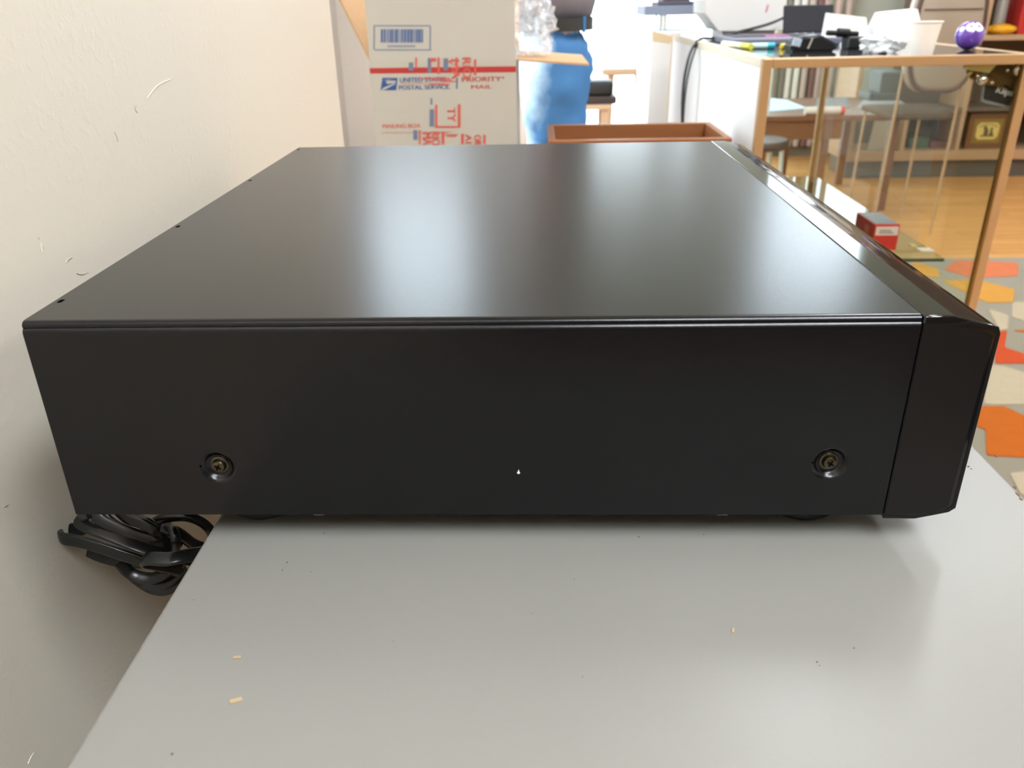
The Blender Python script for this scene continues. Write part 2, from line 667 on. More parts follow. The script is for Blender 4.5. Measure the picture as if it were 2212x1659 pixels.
for lab, px, py, ang, L in [('tan crumb on the grey cabinet top nearest the camera', 510, 1514, .35, .0021), ('small tan crumb on grey cabinet top below the power cord', 512, 1421, .1, .0014),
                            ('dark tan crumb right of the middle of the grey cabinet top', 1583, 1363, 1.2, .0012)]:
    p = PZ(px, py, CABZ)
    o = obj('crumb', rbox(p + Vector((0, 0, .0003)), (L, L * .4, .0003), Matrix.Rotation(ang, 3, 'Z'), .0002), MCRUMB)
    tag(o, lab, 'crumb', 'crumbs on the cabinet')

# ------------------------------------------------------------------ the black hi-fi component
DX, WY, HZ = 0.358, 0.43, 0.0922
Z0 = FZ
pl = thing('disc_player', 'wide black hi-fi component with satin metal cover and glossy front, on the grey cabinet', 'disc player', (DX / 2, WY / 2, CABZ))
# cover: profile in y-z, pushed along x
prof_near = [(0.0, 0.0), (0.0, 0.0872), (0.0003, 0.0884), (0.0009, 0.0891), (0.0012, 0.0894), (0.0009, 0.0897), (0.0009, 0.0905), (0.0014, 0.0914), (0.0024, 0.0920), (0.0036, 0.0922)]
prof = prof_near + [(WY - y, z) for y, z in prof_near[::-1]]
bm = prism([(0, y, Z0 + z) for y, z in prof], (DX, 0, 0))
cover = obj('cover', bm, MCOVER, pl)
cut = []
for x, y in [(0.0030, 0.026), (0.0030, 0.153), (0.0030, 0.283), (0.0025, 0.415)]:
    bmc = bmesh.new()
    box(bmc, x - .0011, x + .0011, y - .0022, y + .0022, Z0 + HZ - .002, Z0 + HZ + .002, .0009, 3)
    cut.append(bmc)
SCR = [(0.069, 0.0245), (0.332, 0.0258)]
for x, z in SCR:
    cut.append(lathe([(8.6e-3, -.001), (8.0e-3, 0.0), (7.2e-3, .00035), (6.5e-3, .0010), (5.9e-3, .0018), (5.3e-3, .0024), (4.6e-3, .0026), (0, .0026)], (x, 0, Z0 + z), (0, 1, 0), 48))
# cutters live in world space; shift the cover back for the cuts
cover.data.transform(Matrix.Translation(ORG[pl.name]))
cover.parent = None
boolean(cover, cut)
cover.data.transform(Matrix.Translation(-ORG[pl.name]))
cover.parent = pl
for p in cover.data.polygons:
    p.use_smooth = True
cover.data.set_sharp_from_angle(angle=0.75)
wn_ = cover.modifiers.new('weighted', 'WEIGHTED_NORMAL')
wn_.keep_sharp = True
wn_.weight = 100

MSCREW = M('antique_brass_screw', (96, 87, 68), rough=0.28, metal=1.0)
MBLACK = M('black_hole', (6, 6, 6), rough=0.9, spec=0.1)
for x, z in SCR:
    s = obj('screw', lathe([(4.0e-3, .0026), (4.0e-3, .0021), (3.7e-3, .0019), (3.2e-3, .0019), (3.0e-3, .0016), (2.9e-3, .0008), (2.5e-3, .0002), (1.6e-3, -.0001), (0, -.0002)], (x, 0.0, Z0 + z), (0, 1, 0), 36), MSCREW, pl, smooth=0.6)
    bm = bmesh.new()
    for a in (0.5, 0.5 + PI / 2):
        bmx = rbox(Vector((x, -.0001, Z0 + z)), (.0015, .00035, .00038), Matrix.Rotation(a, 3, 'Y'))
        me = bpy.data.meshes.new('x')
        bmx.to_mesh(me)
        bmx.free()
        bm.from_mesh(me)
    obj('cross_slot', bm, MBLACK, s)
MBOT = M('grey_zinc_steel', (120, 122, 126), rough=0.4, metal=0.8)
obj('bottom_plate', bx(0.004, DX - .002, 0.002, WY - .002, Z0 - .001, Z0 + .0004), MCOVER, pl)
for x in (0.110, 0.289):
    obj('cover_tab', bx(x - .0022, x + .0022, 0.0006, .003, Z0 - .0008, Z0 + .0002), MBOT, pl)
obj('rear_panel', bx(-0.0015, 0.0, .004, WY - .004, Z0 + .002, Z0 + HZ - .003), MCOVER, pl)
MFOOT = M('black_foot_plastic', (18, 18, 19), rough=0.45)
for x in (0.075, 0.333):
    for y in (0.034, WY - .034):
        obj('foot', lathe([(.0, 0), (.0165, 0), (.0185, .002), (.0185, .0145), (0, .0145)], (x, y, CABZ), seg=40), MFOOT, pl, smooth=0.7)
# glossy front bezel, profile in x-z pushed along y
MGLOSS = M('piano_black', (10, 10, 11), rough=0.07, spec=0.6)
MSIDE = M('satin_black_plastic', (15, 13, 12), rough=0.42, spec=0.3)
bp_ = [(0.3584, -0.0018), (0.372, -0.0020), (0.3800, -0.0004), (0.3858, 0.0016), (0.3882, 0.0042), (0.3884, 0.0845), (0.3876, 0.0872), (0.3850, 0.0884), (0.3762, 0.0906), (0.3712, 0.0918), (0.3700, 0.0922), (0.3584, 0.0922)]
bz = obj('front_bezel', prism([(x, 0.0, Z0 + z) for x, z in bp_], (0, WY, 0)), MGLOSS, pl, smooth=0.25)
md = bz.modifiers.new('bevel', 'BEVEL')
md.width = 0.0009
md.segments = 3
md.limit_method = 'ANGLE'
md.angle_limit = math.radians(50)
sp_ = [(0.3590, 0.0004), (0.372, 0.0002), (0.3795, 0.0018), (0.3852, 0.0042), (0.3862, 0.0840), (0.3756, 0.0872), (0.3702, 0.0886), (0.3590, 0.0886)]
obj('bezel_end_cap', prism([(x, -0.00035, Z0 + z) for x, z in sp_], (0, 0.001, 0)), MSIDE, pl)
sk = [(0.3585, -0.0019), (0.3722, -0.0021), (0.3860, 0.0012), (0.3887, 0.0034), (0.3889, 0.0850), (0.3876, 0.0878), (0.3766, 0.0902), (0.3708, 0.0895), (0.3585, 0.0895)]
# thin satin rim around the end cap
bm = bmesh.new()
rim_o = [(x, z) for x, z in sk]
n = len(rim_o)
cx_, cz_ = 0.3735, 0.045
rim_i = [(cx_ + (x - cx_) * 0.90 if x > .3735 else x + .0006, cz_ + (z - cz_) * 0.966) for x, z in rim_o]
vo_ = [bm.verts.new((x, -0.0002, Z0 + z)) for x, z in [(a * .995 + cx_ * .005, b_ * .995 + cz_ * .005) for a, b_ in rim_o]]
vi_ = [bm.verts.new((x, -0.0002, Z0 + z)) for x, z in rim_i]
vb_ = [bm.verts.new((v.co.x, 0.0005, v.co.z)) for v in vo_]
vc_ = [bm.verts.new((v.co.x, 0.0005, v.co.z)) for v in vi_]
for i in range(n):
    j = (i + 1) % n
    bm.faces.new((vo_[i], vo_[j], vi_[j], vi_[i]))
    bm.faces.new((vo_[i], vb_[i], vb_[j], vo_[j]))
    bm.faces.new((vi_[i], vi_[j], vc_[j], vc_[i]))
    bm.faces.new((vb_[i], vc_[i], vc_[j], vb_[j]))
obj('bezel_rim', bm, MSIDE, pl)
# fleck of white paint on the side
p = PY(1120, 1021, 0)
MPAINT = M('white_paint', (235, 232, 225), rough=0.6)
bm = lathe([(.0007, 0), (.0006, .0002), (0, .0003)], p, (0, -1, 0), 10)
sweep([p + Vector((0, -.0001, 0)), p + Vector((0.0001, -.0001, .0014))], circ(.00018, 6), (0, 1, 0), bm)
obj('paint_fleck', bm, MPAINT, pl)

# ------------------------------------------------------------------ power cord behind the cabinet
MCORD = M('black_flat_cord', (27, 29, 27), rough=0.26, spec=0.5)


def rib(pts, w=0.0072, t=0.0030, y=0.06):
    """flat two-core cord: px, py, y"""
    path = catmull([PY(a, b, c) for a, b, c in pts], 10)
    sec = []
    for k in range(12):
        q = 2 * PI * k / 12
        c, s = math.cos(q), math.sin(q)
        sec.append((t / 2 * math.copysign(abs(c) ** .6, c), w / 2 * math.copysign(abs(s) ** .6, s)))
    return path, sec


def Q(X, Yy, y):
    return (80 + X / 5.027, 1040 + Yy / 5.027, y)


bm = bmesh.new()
strokes = [
    # left loop, turning round at the wall and coming back
    ([Q(560, 470, .085), Q(480, 520, .082), Q(380, 520, .079), Q(290, 540, .075), Q(255, 585, .069), Q(290, 620, .064), Q(450, 650, .062), Q(700, 720, .060), Q(950, 805, .060), Q(1200, 880, .062), Q(1420, 950, .066), Q(1560, 990, .07)], .0073),
    ([Q(560, 330, .060), Q(490, 400, .064), Q(480, 450, .062), Q(620, 520, .058), Q(850, 610, .055), Q(1100, 710, .054), Q(1350, 790, .056), Q(1550, 830, .062), Q(1700, 850, .07)], .0073),
    ([Q(560, 760, .075), Q(700, 820, .072), Q(900, 870, .070), Q(1150, 880, .07), Q(1400, 850, .075)], .0066),
    ([Q(1560, 940, .058), Q(1350, 900, .052), Q(1190, 870, .048), Q(1165, 845, .044), Q(1230, 835, .040), Q(1400, 845, .038), Q(1550, 820, .040), Q(1720, 790, .046), Q(1850, 760, .055)], .0078),
    ([Q(900, 880, .066), Q(1020, 1000, .066), Q(1180, 1050, .066), Q(1330, 1030, .066), Q(1480, 930, .068), Q(1640, 780, .07)], .0068),
    ([Q(980, 960, .07), Q(1120, 1080, .07), Q(1280, 1120, .07), Q(1440, 1080, .07), Q(1600, 930, .072)], .0068),
    ([Q(1080, 1060, .074), Q(1240, 1160, .074), Q(1390, 1180, .074), Q(1520, 1110, .076), Q(1640, 1000, .078)], .0066),
    ([Q(560, 290, .062), Q(700, 420, .06), Q(900, 520, .058), Q(1120, 600, .058), Q(1350, 660, .06), Q(1560, 700, .066)], .0070),
    ([Q(620, 280, .075), Q(800, 460, .072), Q(1000, 560, .07), Q(1250, 620, .068), Q(1450, 640, .07)], .0075),
    ([Q(860, 290, .066), Q(980, 400, .062), Q(1150, 460, .060), Q(1310, 560, .060), Q(1420, 690, .064)], .0062),
]
for pts, w in strokes:
    path, sec = rib(pts, w)
    sweep(path, sec, UPV, bm)
for pts, r in [([Q(1230, 560, .075), Q(1290, 440, .075), Q(1450, 390, .075), Q(1640, 385, .075), Q(1800, 450, .077), Q(1900, 560, .08), Q(1920, 700, .085)], .0029),
               ([Q(930, 350, .07), Q(1080, 390, .066), Q(1200, 450, .063), Q(1300, 530, .063), Q(1420, 640, .066)], .0030),
               ([Q(1380, 520, .062), Q(1500, 545, .06), Q(1600, 610, .062), Q(1700, 680, .066), Q(1800, 720, .07)], .0032)]:
    sweep(catmull([PY(*p) for p in pts], 10), circ(r, 12), UPV, bm)
# bundle ring pulled round the folded cord
sweep(catmull([PY(*p) for p in [Q(1370, 500, .072), Q(1440, 500, .058), Q(1490, 560, .052), Q(1510, 680, .050), Q(1490, 790, .054), Q(1440, 820, .066), Q(1390, 760, .076), Q(1360, 620, .078)]], 8), circ(.0026, 10), UPV, bm)
o = obj('power_cord', bm, MCORD, smooth=1.0)
tag(o, 'bundled flat black power cord hanging between cream wall and grey cabinet', 'cord')

# ------------------------------------------------------------------ small marks on the cream wall
MMARK = M('grey_wall_scuff', (186, 177, 160), rough=0.8)
MLITE = M('pale_wall_chip', (226, 219, 204), rough=0.7)


def PX(px, py, x):
    d = ray(px, py)
    return CAM + d * ((x - CAM.x) / d.x)


def wallmark(pts, w, mat, name):
    bm = bmesh.new()
    path = catmull([PX(a, b, WALLX + .0001) for a, b in pts], 5)
    m_ = len(path)
    prev = None
    for i, p in enumerate(path):
        t = (path[min(i + 1, m_ - 1)] - path[max(i - 1, 0)]).normalized()
        s = t.cross(Vector((1, 0, 0))) * (w * (0.35 + 0.65 * math.sin(PI * (i + .5) / m_)) / 2)
        cur = [bm.verts.new(p + s), bm.verts.new(p + Vector((.0003, 0, 0))), bm.verts.new(p - s)]
        if prev:
            bm.faces.new((prev[0], cur[0], cur[1], prev[1]))
            bm.faces.new((prev[1], cur[1], cur[2], prev[2]))
        prev = cur
    return obj(name, bm, mat, wall_left)


wallmark([(85, 515), (90, 530), (92, 545)], .0026, MLITE, 'paint_drip')
wallmark([(82, 512), (87, 522), (94, 538)], .0007, MMARK, 'scuff_mark')
wallmark([(142, 568), (148, 560), (156, 556)], .0014, MMARK, 'scuff_mark')
wallmark([(165, 590), (176, 593), (190, 588)], .0007, MMARK, 'scuff_mark')
wallmark([(293, 228), (292, 236), (297, 244)], .0016, MMARK, 'scuff_mark')
wallmark([(247, 286), (252, 296), (254, 306)], .0010, MMARK, 'scuff_mark')
wallmark([(318, 212), (335, 190), (352, 178), (368, 172)], .0009, MLITE, 'scuff_mark')
wallmark([(60, 1650), (66, 1636), (73, 1626)], .0006, MLITE, 'scuff_mark')
wallmark([(8, 1095), (14, 1092), (18, 1090)], .0012, MMARK, 'scuff_mark')

# ------------------------------------------------------------------ table behind with mailing box and wooden tray
TBZ = 0.755
MTABLE = wood('plain_table_wood', (150, 112, 76), (120, 86, 56))
tb = thing('work_table', 'plain wooden table behind the black component, carrying box and tray', 'table', (0.24, 1.62, 0))
obj('tabletop', bx(-0.17, 0.635, 1.32, 1.95, TBZ - .028, TBZ, .003), MTABLE, tb)
for x in (-0.13, 0.595):
    for y in (1.36, 1.91):
        obj('leg', bx(x - .022, x + .022, y - .022, y + .022, 0, TBZ - .028), MTABLE, tb)
for y in (1.36, 1.91):
    obj('apron', bx(-.108, .573, y - .01, y + .01, TBZ - .11, TBZ - .028), MTABLE, tb)

BY = 1.50                                         # front of the mailing box
MBOXW = M('white_clay_carton', (188, 184, 172), rough=0.62, vary=0.03, vscale=20)
MKRAFT = M('kraft_card', (196, 158, 118), rough=0.85, vary=0.10, vscale=60)
MRED = M('postal_red_ink', (178, 48, 44), rough=0.6)
MPINK = M('faded_red_tape_ink', (206, 92, 80), rough=0.45)
MBLUE = M('postal_blue_ink', (44, 84, 142), rough=0.6)
MGREYB = M('grey_blue_ink', (110, 122, 148), rough=0.6)
cL, cR = PY(797, 132, BY), PY(1115, 128, BY)
xL, xR, zS = cL.x, cR.x, (cL.z + cR.z) / 2
carton = thing('mailing_box', 'open white postal mailing box with red stripe and printed tape behind the component', 'box', (0.012, BY + .15, TBZ))
TH = 0.004
bm = bmesh.new()
D2 = BY + 0.305
box(bm, xL, xR, BY, BY + TH, TBZ, zS)
box(bm, xL, xR, D2 - TH, D2, TBZ, zS)
box(bm, xL, xL + TH, BY + TH, D2 - TH, TBZ, zS)
box(bm, xR - TH, xR, BY + TH, D2 - TH, TBZ, zS)
box(bm, xL + TH, xR - TH, BY + TH, D2 - TH, TBZ, TBZ + TH)
body = obj('carton_body', bm, MBOXW, carton)


def sheet(a, b, up, th, kraft=None):
    """flap hinged on line a-b, reaching by vector up; th = thickness vector"""
    return prism([a, b, b + up, a + up], th)


flF = obj('flap', sheet(Vector((xL + .001, BY, zS)), Vector((xR - .002, BY, zS)), Vector((0, .010, .150)), Vector((0, TH, 0))), MBOXW, carton)
flL = obj('flap', sheet(Vector((xL, BY + .003, zS)), Vector((xL, D2, zS)), Vector((-.060, 0, .138)), Vector((TH, 0, .001))), MKRAFT, carton)
flR = obj('flap', sheet(Vector((xR, BY + .003, zS)), Vector((xR, D2, zS)), Vector((.150, 0, -.012)), Vector((0, 0, -TH))), MKRAFT, carton)
flB = obj('flap', sheet(Vector((xL, D2, zS)), Vector((xR, D2, zS)), Vector((0, .1, .115)), Vector((0, TH, 0))), MKRAFT, carton)


def pb(px, py):
    return PY(px, py, BY)


def ink_poly(pts, mat, parent, name='printed_mark', lift=.0004, y=BY):
    P = [PY(a, b, y) for a, b in pts]
    P = [Vector((p.x, y - lift, p.z)) for p in P]
    return obj(name, prism(P, (0, .0002, 0)), mat, parent)


def flap_rect(x0, y0, x1, y1, mat, name, lift=.0005):
    P = []
    for a, b in ((x0, y0), (x1, y0), (x1, y1), (x0, y1)):
        p = PY(a, b, BY + .004)
        P.append(Vector((p.x, BY + (p.z - zS) * .010 / .150 - lift, p.z)))
    return obj(name, prism(P, (0, .0002, 0)), mat, flF)


def ink_rect(x0, y0, x1, y1, mat, parent, name='printed_mark', lift=.0004):
    return ink_poly([(x0, y0), (x1, y0), (x1, y1), (x0, y1)], mat, parent, name, lift)


def ink_text(s, x0, y0, x1, y1, mat, lift=.0006, rot=False, parent=None):
    a, b = pb(x0, y1), pb(x1, y0)
    w, h = abs(b.x - a.x), abs(b.z - a.z)
    if not rot:
        return fit_text(s, mat, parent or body, Vector((a.x, BY, a.z)), (1, 0, 0), (0, 0, 1), w, h, lift=lift)
    # reads from top to bottom
    return fit_text(s, mat, parent or body, Vector((a.x, BY, b.z)), (0, 0, -1), (1, 0, 0), h, w, lift=lift)


ink_poly([(798, 147), (1115, 143), (1115, 156), (799, 159)], MRED, body, 'red_stripe')
ink_poly([(826, 168), (859, 168), (856, 195), (822, 195)], MBLUE, body, 'eagle_emblem')
ink_poly([(834, 175), (855, 174), (854, 179), (836, 181)], MBOXW, body, 'emblem_streak', .0008)
ink_poly([(823, 195), (828, 190), (854, 179), (853, 182), (832, 193)], MBOXW, body, 'emblem_streak', .0009)
ink_poly([(826, 174), (850, 170), (840, 173)], MBOXW, body, 'emblem_streak', .0010)
ink_text('UNITED STATES', 864, 166, 962, 178, MBLUE)
ink_rect(864, 180, 960, 181.2, MPINK, body)
ink_text('POSTAL SERVICE.', 862, 183, 972, 194, MBLUE)
ink_rect(985, 168, 989, 192, MGREYB, body)
ink_text('PRIORITY', 998, 165, 1082, 177, MRED)
ink_text('MAIL', 1018, 183, 1062, 192, MRED)
ink_text('®', 1084, 165, 1089, 170, MRED)
ink_text('MAILING BOX', 827, 267, 908, 277, MPINK)
ink_text('FOR DOMESTIC AND INTERNATIONAL USE', 827, 283.5, 975, 288, MPINK)
for k, (a, b, c) in enumerate([(905, 972, 168), (930, 975, 171.5), (955, 985, 175), (928, 972, 181), (935, 968, 285), (960, 990, 290), (965, 985, 293)]):
    ink_rect(a, c, b, c + 2.2, MPINK, body, lift=.0010)
# printed tape fragments, reading downwards
for args in [('RIO', 1000, 124, 1017, 168), ('MA', 976, 128, 992, 170), ('Y', 966, 125, 977, 140), ('L', 931, 125, 942, 152), ('TY', 967, 232, 983, 262), ('MA', 914, 286, 931, 312), ('RIO', 933, 284, 949, 313), ('AI', 1006, 289, 1018, 309), ('OR', 1025, 291, 1039, 313)]:
    ink_text(args[0], *args[1:], MPINK, .0012, True)
for r in [(897, 124, 901, 148), (945, 124, 950, 160), (984, 124, 989, 160), (1024, 128, 1029, 163), (905, 281, 909, 311), (954, 284, 960, 311), (996, 289, 1002, 311), (1044, 291, 1049, 311), (940, 226, 945, 274), (989, 225, 995, 274)]:
    ink_rect(*r, MPINK, body, 'tape_line', .0011)
ink_rect(940, 272, 995, 276, MPINK, body, 'tape_line', .0012)
for r in [(883, 135, 893, 152), (924, 125, 932, 157), (958, 126, 968, 152), (928, 236, 938, 273), (893, 281, 902, 302), (930, 212, 934, 226)]:
    ink_rect(*r, MGREYB, body, 'tape_emblem', .0011)
# barcode on the raised flap
for r in [(807, 54.5, 930, 57), (810, 106.5, 932, 109), (807, 57, 810, 107), (928, 57, 931, 107)]:
    flap_rect(*r, MGREYB, 'label_border')
x = 823.0
while x < 913:
    w = random.choice([1.0, 1.5, 2.2, 3.5])
    flap_rect(x, 63, x + w, 92, MBLUE, 'barcode_bar')
    x += w + random.choice([.9, 1.3, 2.2])
for k in range(14):
    flap_rect(838 + k * 4.3, 97.5, 841 + k * 4.3, 102, MGREYB, 'barcode_digit')

# clear plastic bag bulging out of the mailing box
m = bpy.data.materials.new('clear_plastic_film')
m.use_nodes = True
nt = m.node_tree
b = nt.nodes['Principled BSDF']
b.inputs['Base Color'].default_value = (0.86, 0.87, 0.9, 1)
b.inputs['Roughness'].default_value = 0.12
b.inputs['Alpha'].default_value = 0.30
b.inputs['Specular IOR Level'].default_value = 0.9
MFILM = m
bm = bmesh.new()
bmesh.ops.create_icosphere(bm, subdivisions=5, radius=1)
c0 = Vector((0.165, BY + 0.14, zS + .05))
for v in bm.verts:
    d = v.co.normalized()
    n_ = noise.fractal(d * 2.1 + Vector((3, 1, 7)), 0.8, 2.2, 4)
    n2 = abs(noise.noise(d * 5.0 + Vector((9, 2, 4))))
    r = 1 + 0.42 * n_ - 0.25 * n2
    v.co = c0 + Vector((d.x * .080 * r, d.y * .11 * r, d.z * .085 * r + .035 * max(0, d.z) * (1 - d.x)))
    v.co.z = max(v.co.z, zS - .06 if v.co.x < xR - .01 else zS + .002)
o = obj('plastic_bag', bm, MFILM, smooth=0.6)
tag(o, 'crumpled clear plastic bag bulging out of the open mailing box', 'plastic bag')

# wooden tray
MTRAY = wood('red_brown_tray_wood', (160, 106, 64), (134, 82, 46), rough=0.4)
ZT = FZ - 0.062
a, b, c, d = PZ(1185, 303, ZT), PZ(1592, 299, ZT), PZ(1591, 265, ZT), PZ(1212, 266, ZT)
x0, x1, y0, y1 = a.x, b.x - .008, (a.y + b.y) / 2, (c.y + d.y) / 2
tr = thing('wooden_tray', 'open reddish-brown wooden tray right of the mailing box', 'tray', ((x0 + x1) / 2, (y0 + y1) / 2, TBZ))
t_ = 0.014
obj('tray_side', bx(x0, x1, y0, y0 + t_, TBZ, ZT, .0015), MTRAY, tr)
obj('tray_side', bx(x0, x1, y1 - t_, y1, TBZ, ZT, .0015), MTRAY, tr)
obj('tray_side', bx(x0, x0 + t_, y0 + t_, y1 - t_, TBZ, ZT, .0015), MTRAY, tr)
obj('tray_side', bx(x1 - t_, x1, y0 + t_, y1 - t_, TBZ, ZT, .0015), MTRAY, tr)
obj('tray_bottom', bx(x0 + t_, x1 - t_, y0 + t_, y1 - t_, TBZ, TBZ + .008), MTRAY, tr)

# ------------------------------------------------------------------ glass display counter
MGOLD = M('champagne_anodised_frame', (196, 158, 112), rough=0.34, metal=0.35)
MGOLD2 = M('brass_channel', (150, 122, 66), rough=0.25, metal=0.9)
MDECK = M('counter_deck', (196, 182, 150), rough=0.6)
CY0, CY1 = 1.45, 2.67
cx0, cx1 = PY(1648, 140, CY0).x, PY(2236, 140, CY0).x
CT = PY(1900, 122, CY0).z
pw = 0.019
case = thing('display_counter', 'glass display counter with champagne metal frame right of the component', 'counter', ((cx0 + cx1) / 2, (CY0 + CY1) / 2, 0))
for x in (cx0, cx1 - pw):
    for y in (CY0, CY1 - pw):
        obj('corner_post', bx(x, x + pw, y, y + pw, 0.12, CT, .002), MGOLD, case)
obj('post_channel', bx(cx1 - pw - .005, cx1 - pw, CY0 + .002, CY0 + .012, 0.26, CT - pw), MGOLD2, case)
for y in (CY0, CY1 - pw):
    obj('top_rail', bx(cx0 + pw, cx1 - pw, y, y + pw, CT - pw, CT, .002), MGOLD, case)
    obj('bottom_rail', bx(cx0 + pw, cx1 - pw, y, y + pw, 0.24, 0.26), MGOLD, case)
for x in (cx0, cx1 - pw):
    obj('side_rail', bx(x, x + pw, CY0 + pw, CY1 - pw, CT - pw, CT, .002), M('cream_side_rail', (222, 212, 190), rough=0.5) if x == cx0 else MGOLD, case)
obj('front_pane', bx(cx0 + pw, cx1 - pw, CY0 + .006, CY0 + .010, 0.26, CT - pw), MGLASS, case)
obj('rear_pane', bx(cx0 + pw, cx1 - pw, CY1 - .010, CY1 - .006, 0.26, CT - pw), MGLASS, case)
obj('side_pane', bx(cx1 - .012, cx1 - .008, CY0 + pw, CY1 - pw, 0.26, CT - pw), MGLASS, case)
obj('white_side_panel', bx(cx0 + .002, cx0 + .008, CY0 + pw, CY1 - pw, 0.12, CT - pw), MWHITE, case)
obj('anti_glare_lining', bx(cx0 + .008, cx0 + .010, CY0 + pw, CY1 - pw, 0.24, CT - pw), M('added_lining_beige', (150, 136, 112), rough=0.8), case)  # added sheet that mutes the white panel's reflection in the glass shelf
MTOPG = M('smoked_glass_top', (52, 50, 50), rough=0.06, spec=0.6)
obj('glass_top', bx(cx0 + pw, cx1 - pw, CY0 + pw, CY1 - pw, CT - .008, CT - .001), MTOPG, case)
obj('deck', bx(cx0 + pw, cx1 - pw, CY0 + pw, CY1 - pw, 0.22, 0.24), MDECK, case)
obj('plinth', bx(cx0 + .02, cx1 - .02, CY0 + .02, CY1 - .02, 0, 0.22), M('dark_base', (70, 60, 50)), case)
# glass shelf on pegs
sc_ = PY(2040, 558, CY0 + .03)
SHZ = sc_.z
shelf = obj('glass_shelf', bx(cx0 + .03, sc_.x, CY0 + .03, CY0 + .95, SHZ - .007, SHZ), MGREEN, case)
obj('shelf_edge', bx(cx0 + .03, sc_.x, CY0 + .0295, CY0 + .031, SHZ - .0075, SHZ - .0002), M('dark_green_glass_edge', (70, 78, 62), rough=0.2), shelf)
for x, y in ((cx0 + .05, CY0 + .05), (cx0 + .05, CY0 + .9), (sc_.x - .03, CY0 + .9)):
    obj('shelf_support', bx(x - .006, x + .006, y - .006, y + .006, 0.24, SHZ - .007), MGOLD2, case)
# brass latch in the top corner
MBRASS = M('polished_brass', (182, 150, 92), rough=0.18, metal=1.0)
MCHROME = M('chrome', (222, 220, 216), rough=0.08, metal=1.0)
MOLIVE = M('aged_brass_plate', (104, 84, 46), rough=0.4, metal=0.8)
MCREAM = M('cream_plate', (226, 216, 150), rough=0.4)
yb = CY0 + .03


def vb(px, py, y=yb):
    return PY(px, py, y)


lt = obj('latch_plate', prism([vb(2147, 141), vb(2222, 141), vb(2222, 190), vb(2190, 191), vb(2128, 158)], (0, .012, 0)), MOLIVE, case)
obj('cream_bracket', prism([vb(2090, 142, yb - .004), vb(2154, 139, yb - .004), vb(2136, 158, yb - .004), vb(2090, 150, yb - .004)], (0, .02, 0)), MCREAM, case)
obj('hinge_disc', lathe([(0, -.003), (.0155, -.003), (.017, -.001), (.017, .006), (0, .006)], vb(2106, 153, yb + .02), (0, -1, 0), 28), MBRASS, case, smooth=.6)
obj('brass_arm', prism([vb(2118, 168, yb - .002), vb(2140, 163, yb - .002), vb(2188, 191, yb - .002), vb(2130, 184, yb - .002)], (0, .01, 0)), MBRASS, case)
for px, py, r in ((2122, 172, .0105), (2200, 150, .013)):
    obj('chrome_knob', lathe([(0, -r), (r * .5, -r * .86), (r * .86, -r * .5), (r, 0), (r * .86, r * .5), (r * .5, r * .86), (0, r)], vb(px, py, yb - .008), (0, -1, 0), 24), MCHROME, case, smooth=2)
for px, py in ((2112, 164), (2143, 179), (2176, 152)):
    obj('bolt', lathe([(0, -.003), (.0028, -.002), (.0034, 0), (0, .003)], vb(px, py, yb - .010), (0, 1, 0), 14), MCHROME, case, smooth=2)
# dark name plate hanging from the latch
ys = yb + .006
pts = [vb(2126, 180, ys), vb(2121, 213, ys), vb(2122, 219, ys), vb(2127, 222, ys), vb(2232, 246, ys), vb(2240, 184, ys)]
cpt = sum(pts, Vector()) / len(pts)
plate = thing('name_plate', 'dark name plate with pale rim under the brass latch in counter corner', 'sign', (cpt.x, cpt.y, min(p.z for p in pts)))
obj('plate_rim', prism(pts, (0, .006, 0)), M('pale_blue_steel', (168, 184, 192), rough=0.25, metal=0.6), plate)
ins = [vb(2129, 180, ys), vb(2124, 211, ys), vb(2126, 215, ys), vb(2229, 240, ys), vb(2237, 184, ys)]
fc = obj('plate_face', prism([p + Vector((0, -.0012, 0)) for p in ins], (0, .002, 0)), M('charcoal_plate', (44, 42, 38), rough=0.3), plate)
r_ = (vb(2232, 240, ys) - vb(2126, 216, ys)).normalized()
u_ = Vector((0, -1, 0)).cross(r_) * -1
u_ = r_.cross(Vector((0, -1, 0))) * -1
if u_.z < 0:
    u_ = -u_
w_ = (vb(2214, 212, ys) - vb(2160, 204, ys)).length
fit_text('Klipsch', M('grey_lettering', (186, 184, 176), rough=0.4), fc, vb(2147, 204, ys) + Vector((0, -.0012, 0)), r_, u_, w_, .0165, lift=.0006)

# red carton on the shelf
MREDBOX = M('red_carton', (202, 52, 40), rough=0.45)
p0 = PY(1890, 488, CY0 + .10)
p1 = PY(1946, 482, CY0 + .10)
rx0, rx1, ry0 = p0.x, p1.x, CY0 + .10
rz1 = (p0.z + p1.z) / 2
ry1 = PZ(1848, 459, rz1).y
rbx = thing('red_carton', 'small red carton with white label and grey printed lid on glass shelf', 'carton', ((rx0 + rx1) / 2, (ry0 + ry1) / 2, SHZ))
obj('carton_body', bx(rx0, rx1, ry0, ry1, SHZ, rz1, .001), MREDBOX, rbx)
zl = (rz1 - SHZ)
obj('front_label', bx(rx0 + .004, rx1 - .003, ry0 - .0006, ry0 + .001, rz1 - zl * .42, rz1 - .005), M('pinkish_label', (226, 208, 200), rough=0.5), rbx)
for k in range(3):
    obj('label_print', bx(rx0 + .012, rx1 - .012 - .004 * k, ry0 - .001, ry0 - .0004, rz1 - zl * .40 + .003 + k * .0035, rz1 - zl * .40 + .0048 + k * .0035), M('grey_print', (128, 118, 108), rough=0.6), rbx)
obj('lid_print', bx(rx0 + .003, rx1 - .003, ry0 + .004, ry1 - .006, rz1 - .0005, rz1 + .0006), M('grey_photo_print', (128, 124, 122), rough=0.4, vary=0.5, vscale=45), rbx)
